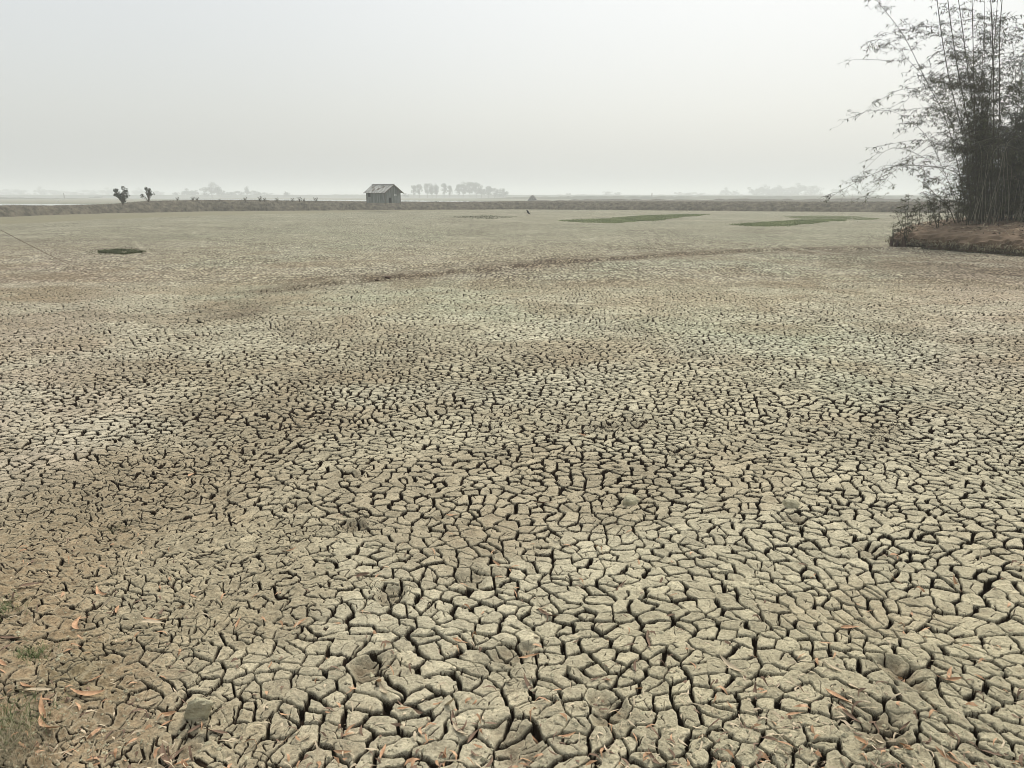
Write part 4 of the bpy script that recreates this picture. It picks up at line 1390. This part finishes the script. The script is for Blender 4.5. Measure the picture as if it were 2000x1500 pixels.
def fallen(px, py, ang, lpx, m, label, group, sickle=.10, curl=.10, stand=0.0):
    p = at(px, py)
    x_, y_ = p[0], p[1]
    slant = math.sqrt(x_ * x_ + y_ * y_ + CAM_H ** 2)
    L = min(.185, lpx * slant / F * (1.1 if abs(math.sin(ang)) < .5 else 1.4))
    V, Q_ = leaf_mesh(L, L * .105, sickle, curl, .5, rnd.randrange(9))
    o = npmesh('fallen_leaf', V, np.array(Q_), m, smooth=True)
    gx = x_ + np.cos(ang) * L * np.array([-.4, -.2, 0, .2, .4]); gy = y_ + np.sin(ang) * L * np.array([-.4, -.2, 0, .2, .4])
    zs = mudz(gx, gy)[0]
    sl_ = (zs[-1] - zs[0]) / (.8 * L)
    sl_ = max(-.5, min(.5, sl_))
    o.location = (x_, y_, float(zs.max() * .7 + zs.mean() * .3) + .002)
    o.rotation_euler = (rnd.uniform(-.35, .35), -math.atan(sl_) + rnd.uniform(-.15, .15) - stand, ang)
    tag(o, label, 'leaf', group)


O, B_, W_ = M_orange, M_brownleaf, M_paleleaf
G1 = 'fallen leaves on the cracked mud'
LEAVES = [
    (203, 1172, 2.4, 30, O, 'bright orange curved leaf on brown soil at the left, above a paler pair', .14),
    (232, 1210, 1.9, 22, O, 'short orange leaf pointing up beside a pale curled leaf on the left soil', .05),
    (222, 1216, .3, 18, B_, 'small brown leaf lying flat under the short orange leaf at left', .05),
    (305, 1222, .1, 38, O, 'orange leaf lying across a pale leaf in the left foreground', -.1),
    (317, 1208, 1.8, 26, B_, 'thin brown leaf standing up at the right end of the crossed pair at left', .05),
    (305, 1234, .12, 44, W_, 'pale straw coloured leaf under the crossed orange leaf at left', .08),
    (160, 1248, 2.0, 34, O, 'orange sickle leaf standing alone on bare brown soil at left', .16),
    (210, 1196, .9, 24, W_, 'pale straw leaf between orange leaves on the left soil', .03),
    (68, 1172, .7, 26, B_, 'dull brown leaf in the shade at the left edge above the green moss', .08),
    (55, 1176, 1.0, 26, W_, 'pale leaf crossing a brown one near the left edge', .1),
    (30, 1283, .1, 36, B_, 'reddish brown leaf at the left edge beside the green tuft', .04),
    (12, 1333, 2.5, 24, O, 'orange leaf cut by the left edge below the green tuft', .05),
    (25, 1206, 2.7, 36, W_, 'long pale leaf touching the left edge above the green moss', .08),
    (186, 1350, .7, 22, O, 'small bright orange leaf above a long flat orange leaf', .06),
    (175, 1371, .05, 62, O, 'long flat orange leaf curved like a boat in the lower left', -.14),
    (60, 1373, 2.7, 34, O, 'wide orange leaf with a torn end in the lower left', .08),
    (70, 1387, .1, 52, W_, 'long thin straw leaf under the torn orange leaf', .03),
    (90, 1418, 2.2, 32, O, 'orange leaf lying on dark soil above the bottom left grass', .06),
    (100, 1450, 2.6, 40, O, 'largest orange leaf beside the dry grass in the bottom left corner', .14),
    (113, 1392, 1.9, 16, W_, 'tiny pale leaf on dark soil in the lower left', .05),
    (328, 1402, 2.6, 46, O, 'bright orange leaf pointing at the standing grey clod', .06),
    (330, 1420, .8, 18, O, 'small orange leaf tucked under the bright one left of the grey clod', .04),
    (388, 1428, .8, 26, B_, 'brown curled leaf below the standing grey clod', .1),
    (420, 1434, 3.1, 42, B_, 'flat reddish leaf at the right foot of the standing grey clod', .03),
    (325, 1478, 2.2, 44, B_, 'broad dark brown leaf in the pit at the bottom edge', .08),
    (345, 1468, 1.2, 30, B_, 'dark brown leaf standing in the pit at the bottom edge', .08),
    (395, 1160, .9, 22, W_, 'pale leaf stuck in a crack left of centre foreground', .08),
    (467, 1222, 1.6, 22, O, 'narrow orange leaf upright in a crack left of centre', .1),
    (588, 1218, .9, 24, O, 'folded reddish orange leaf beside a white fleck left of centre', .12),
    (700, 1128, .2, 60, B_, 'long reddish brown leaf arched over a plate near the footprint', .12),
    (565, 1080, .1, 28, O, 'small pink orange leaf on pale plates left of centre', .05),
    (377, 928, 1.5, 24, O, 'orange leaf upright in the mid distance at left', .06),
    (885, 1012, .6, 22, O, 'orange leaf in the middle distance near the centre', .05),
    (975, 1106, 2.7, 30, O, 'orange leaf lying below the large plates right of centre', .04),
    (900, 1264, .1, 34, O, 'faint orange leaf arching over a dark plate in the centre foreground', .14),
    (745, 1336, 1.8, 42, O, 'tall orange leaf at the top of the central leaf bundle', .08),
    (752, 1352, 2.1, 34, W_, 'peach coloured leaf crossing the tall one in the central bundle', .08),
    (800, 1386, 2.6, 42, B_, 'dark red brown leaf over the deep pit right of the central bundle', .08),
    (790, 1392, .3, 24, O, 'orange tip poking out of the pit right of the central bundle', .05),
    (1037, 1296, 2.9, 40, O, 'bright orange leaf lying above the deep pit near the centre', -.10),
    (1032, 1350, 2.0, 34, B_, 'brown leaf hanging in the deep pit near the centre', .08),
    (1042, 1342, 1.2, 30, B_, 'twisted brown leaf at the right rim of the deep pit', .08),
    (882, 1380, 2.0, 44, W_, 'long pale curled leaf left of the big foreground plate', .14),
    (890, 1414, 1.8, 34, B_, 'brown leaf leaning on the left side of the big foreground plate', .08),
    (900, 1440, 2.3, 34, W_, 'buff leaf at the lower left corner of the big foreground plate', .08),
    (930, 1450, .9, 30, B_, 'brown leaf lying below the big foreground plate', .1),
    (1188, 1335, 1.9, 30, O, 'orange leaf tipped up beside a dark brown one right of centre', .10),
    (1165, 1338, .4, 24, B_, 'brown leaf left of the tipped orange one right of centre', .10),
    (1105, 1450, .1, 34, O, 'flat orange leaf near the bottom edge right of centre', -.04),
    (750, 1482, 1.5, 30, O, 'orange leaf standing on edge at the bottom left of centre', .05),
    (672, 1478, 2.8, 36, O, 'orange brown leaf lying in a crack at the bottom left of centre', .06),
    (870, 1488, 1.5, 26, O, 'orange leaf cut by the bottom edge near the centre', .05),
    (1058, 1192, 2.4, 34, W_, 'white curled leaf with a dark underside right of centre', .14),
    (1070, 1205, 2.5, 34, B_, 'brown leaf sliding under the white curled leaf right of centre', .05),
    (1245, 1352, 2.0, 28, O, 'orange leaf upright in a crack at the lower right of centre', .05),
    (1267, 1250, 1.5, 32, B_, 'brown leaf standing in a crack among the right plates', .03),
    (1660, 1228, .1, 34, O, 'flat orange leaf on a plate in the right foreground', .08),
    (1762, 1318, 1.1, 28, O, 'bright red orange leaf near the dark pit at right', .10),
    (1855, 1330, 2.4, 28, O, 'reddish leaf, part of the star shaped cluster at the right', .05),
    (1856, 1322, 1.0, 26, O, 'upright orange leaf in the star shaped cluster at the right', .05),
    (1640, 1370, 2.1, 50, O, 'long orange stalked leaf above a larger brown leaf at right', .05),
    (1660, 1405, 2.2, 34, B_, 'larger brown leaf lying in the straw at lower right', .08),
    (1478, 1355, 1.3, 26, B_, 'brown leaf on straw at the lower right of centre', .08),
    (1768, 1430, .3, 24, B_, 'small reddish leaf above the star of leaves at lower right', .08),
    (1770, 1465, .4, 40, O, 'right arm of the star of orange leaves at the lower right edge', .05),
    (1775, 1475, 1.5, 30, O, 'upright arm of the star of orange leaves at the lower right edge', .05),
    (1690, 1465, .05, 50, O, 'long straight tan leaf left of the star of leaves', .02),
    (1552, 1405, .1, 30, O, 'small flat red leaf on pale plates at lower right', .03),
    (1850, 1486, 2.2, 30, O, 'orange leaf at the bottom edge right of the star of leaves', .05),
    (1935, 1468, 2.7, 42, B_, 'reddish brown leaf bundle by the right bottom corner', .05),
    (1980, 1492, 1.6, 18, O, 'orange leaf tip in the bottom right corner', .04),
    (1280, 1490, 1.9, 34, B_, 'brown leaf upright at the bottom edge right of centre', .08),
    (1868, 1142, 1.6, 22, O, 'small orange leaf upright at the far right middle', .04),
    (1750, 1132, 2.4, 18, O, 'small orange curled leaf in the right middle distance', .12),
    (1590, 1125, .9, 20, O, 'small curled orange leaf between grey plates right of centre', .12),
    (1240, 1312, 1.4, 24, B_, 'dark brown leaf tucked in a wide crack right of centre', .05),
    (1430, 1305, 2.2, 40, W_, 'pale straw leaf lying along a crack right of centre', .04),
    (1625, 1310, 2.0, 30, W_, 'white curled leaf above the pit at right', .14),
    (1672, 1352, 1.9, 34, W_, 'white leaf hanging over the dark pit at right', .06),
    (1215, 1140, .7, 26, B_, 'reddish leaf on dark mud right of the big plates', .05),
    (1060, 985, .2, 34, B_, 'faint red leaf left of the large plates', .05),
    (1135, 850, .3, 22, O, 'pinkish leaf in the dark trampled patch beyond the centre', .05),
]
for a in LEAVES:
    px, py, an, lp_, m_, lb, si = a
    fallen(px, py, an, lp_, m_, lb, G1, si, rnd.uniform(.02, .16))

# fine leaf litter and straw over the near mud
rng = np.random.default_rng(99)
P = []
while len(P) < 1500:
    px, py = rng.uniform(-100, 2100), 1520 - 520 * rng.uniform(0, 1) ** 1.3
    wgt = .25 + .55 * (px > 1150) * (py > 1300) + .35 * (px < 400) * (py > 1100) + .3 * (py > 1380)
    if rng.random() < wgt: P.append(at(px, py))
P = np.array(P)
P[:, 2] = mudz(P[:, 0], P[:, 1])[0] + .004
Ps = np.array([at(rng.normal(1540, 130), rng.normal(1400, 50)) for _ in range(130)] + [at(rng.normal(1000, 500), rng.normal(1440, 60)) for _ in range(80)])
Ps[:, 2] = mudz(Ps[:, 0], Ps[:, 1])[0] + .004
litter(Ps, .03, .08, .011, 15, 'straw', M_paleleaf, 'pale curled straw gathered over the near plates at right', .25)
litter(P[:430], .03, .12, .007, 5, 'straw', M_paleleaf, 'pale bits of straw and curled leaves over the near mud', .2)
Pq = np.array([at(rng.uniform(-60, 2060), 1510 - 470 * rng.uniform(0, 1) ** 1.5) for _ in range(330)])
Pq[:, 2] = mudz(Pq[:, 0], Pq[:, 1])[0] + .004
litter(Pq, .04, .095, .014, 16, 'leaf_litter', M_orange, 'torn orange leaf scraps over the near mud', .3)
litter(P[430:800], .03, .10, .012, 6, 'leaf_litter', M_brownleaf, 'brown leaf scraps over the near mud', .3)
# crumbs of dry mud
cr_ = np.repeat(P[700:], 3, axis=0)
cr_[:, :2] += rng.normal(0, .06, (len(cr_), 2))
cr_[:, 2] = mudz(cr_[:, 0], cr_[:, 1])[0] + .002
bm_ = MB()
for p in cr_:
    s_ = rng.uniform(.003, .010) if rng.random() < .9 else rng.uniform(.01, .02)
    V = np.array([(1, 0, 0), (-1, 0, 0), (0, 1, 0), (0, -1, 0), (0, 0, .7), (0, 0, -.7)]) * s_ * rng.uniform(.6, 1.3, (6, 1)) + p
    bm_.add(V, None, [(0, 2, 4), (2, 1, 4), (1, 3, 4), (3, 0, 4), (2, 0, 5), (1, 2, 5), (3, 1, 5), (0, 3, 5)])
o = bm_.build('mud_crumbs', M_clod)
tag(o, 'loose crumbs of dry mud in the foreground', kind='stuff')


# ------------------------------------------------------------------ clods
def clod(px, py, wpx, hpx, label, seed, tilt=0.0, flat=1.0, m=None):
    import bmesh
    p = at(px, py)
    mpp = math.hypot(p[1], CAM_H) / F
    bm = bmesh.new()
    bmesh.ops.create_icosphere(bm, subdivisions=3, radius=1)
    rs = random.Random(seed)
    ox = rs.uniform(0, 50)
    co = np.array([v.co for v in bm.verts])
    nn_ = .22 * fbm(co[:, 0] * 1.6 + ox, co[:, 1] * 1.6 + co[:, 2] * 2.1, seed, 3) + .06 * noise(co[:, 0] * 7 + ox, co[:, 2] * 7 + co[:, 1] * 5, seed + 4)
    for v, k in zip(bm.verts, nn_):
        c_ = v.co * (1 + float(k))
        c_ = Vector([max(-.85, min(.85, t_)) for t_ in c_])
        v.co = Vector((c_.x * wpx * mpp * .68, c_.y * wpx * mpp * .68 * flat, c_.z * hpx * mpp * .68))
    me_ = bpy.data.meshes.new('clod'); bm.to_mesh(me_); bm.free()
    me_.materials.append(m or M_clod)
    o = bpy.data.objects.new('mud_clod', me_)
    COL.objects.link(o)
    gz = ground_at(p[0], p[1])
    o.location = (p[0], p[1], max(gz, -.02) + hpx * mpp * (.22 if px < 500 else .06))
    o.rotation_euler = (rs.uniform(-.2, .2), tilt, rs.uniform(-.4, .4))
    tag(o, label, 'clod', 'loose clods on the mud')


clod(388, 1406, 36, 50, 'smooth grey green clod standing on edge in the left foreground', 1, .35, .35)
clod(1232, 978, 24, 22, 'blocky pale green clod standing above the large plates', 2, .1)
clod(1545, 985, 26, 24, 'grey block of mud at the right in the middle distance', 4, .2)
clod(757, 546, 11, 4, 'dark low clod in the small heap by the furrow, right one', 6, m=M_root)
clod(736, 549, 7, 3, 'dark low clod in the small heap by the furrow, left one', 7, m=M_root)


# ------------------------------------------------------------------ grass in the left corner
def tuft(px, py, n, rad, h, seed, name, m, label, wd=.0016):
    rng = np.random.default_rng(seed)
    p = at(px, py)
    q_ = p[:2] + rng.normal(0, rad, (n, 2))
    z_ = mudz(q_[:, 0], q_[:, 1])[0] - .005
    blades(np.column_stack([q_, z_]), h, wd, 1.1, seed, name, m, label)


tuft(70, 1312, 260, .045, .05, 1, 'grass', M_green, 'small bright green tuft on the brown soil at left')
tuft(5, 1222, 240, .06, .05, 2, 'grass', M_green, 'green moss like grass at the left edge')
tuft(230, 1030, 160, .06, .03, 7, 'grass', M_dkgreen, 'dark low weeds in a hollow at left')
tuft(0, 1500, 1100, .10, .07, 3, 'dry_grass', M_dry, 'dry yellow grass in the bottom left corner')
tuft(-5, 1460, 700, .11, .065, 4, 'grass', M_green, 'green grass mixed in the bottom left corner')
tuft(75, 1500, 160, .08, .04, 5, 'dry_grass', M_dry, 'short dry grass right of the corner tuft')
for k, (px, py) in enumerate([(1175, 838), (1240, 822), (1710, 840), (1720, 860), (760, 1165), (690, 1030), (1300, 880), (1750, 630 + 200)]):
    tuft(px, py, 50, .09, .07, 60 + k, 'dry_weeds', M_twig, 'dry dark weed stubble in the hollows of the mud', .003)

# ------------------------------------------------------------------ the string at the left
a_ = at(285, 580)
root = empty('string', (a_[0], a_[1], 0))
tag(root, 'thin brown string slanting down to the mud at the far left', 'string')
b_ = atd(0, 437, 13.0); c_ = b_ + (b_ - np.array([a_[0], a_[1], .02])) * .35
tt = np.linspace(0, 1, 24)[:, None]
Pn = np.array([a_[0], a_[1], .03]) * (1 - tt) + c_ * tt
Pn[:, 2] -= (4 * tt * (1 - tt))[:, 0] * .14
mb = MB(); mb.tube(Pn, .0035, 5); mb.build('cord', M_string, root, off=(a_[0], a_[1], 0))
mb = MB(); mb.tube([(c_[0], c_[1], -.1), (c_[0] + .03, c_[1], c_[2] + .25)], [.03, .022], 7); mb.build('stake', M_wood, root, off=(a_[0], a_[1], 0))

# ------------------------------------------------------------------ haze
hm = bpy.data.materials.new('haze')
hm.use_nodes = True
t = hm.node_tree
t.nodes.clear()
mo = t.nodes.new('ShaderNodeOutputMaterial')
pv = t.nodes.new('ShaderNodeVolumePrincipled')
pv.inputs['Color'].default_value = (0.93, 0.975, 0.985, 1)
pv.inputs['Density'].default_value = 0.0010
pv.inputs['Anisotropy'].default_value = 0.2
t.links.new(pv.outputs[0], mo.inputs['Volume'])
mb = MB()
mb.box((-7500, -90, -1.2), (7500, 4400, 24))
hz = mb.build('haze', hm)
tag(hz, 'pale haze over the whole plain', kind='stuff')
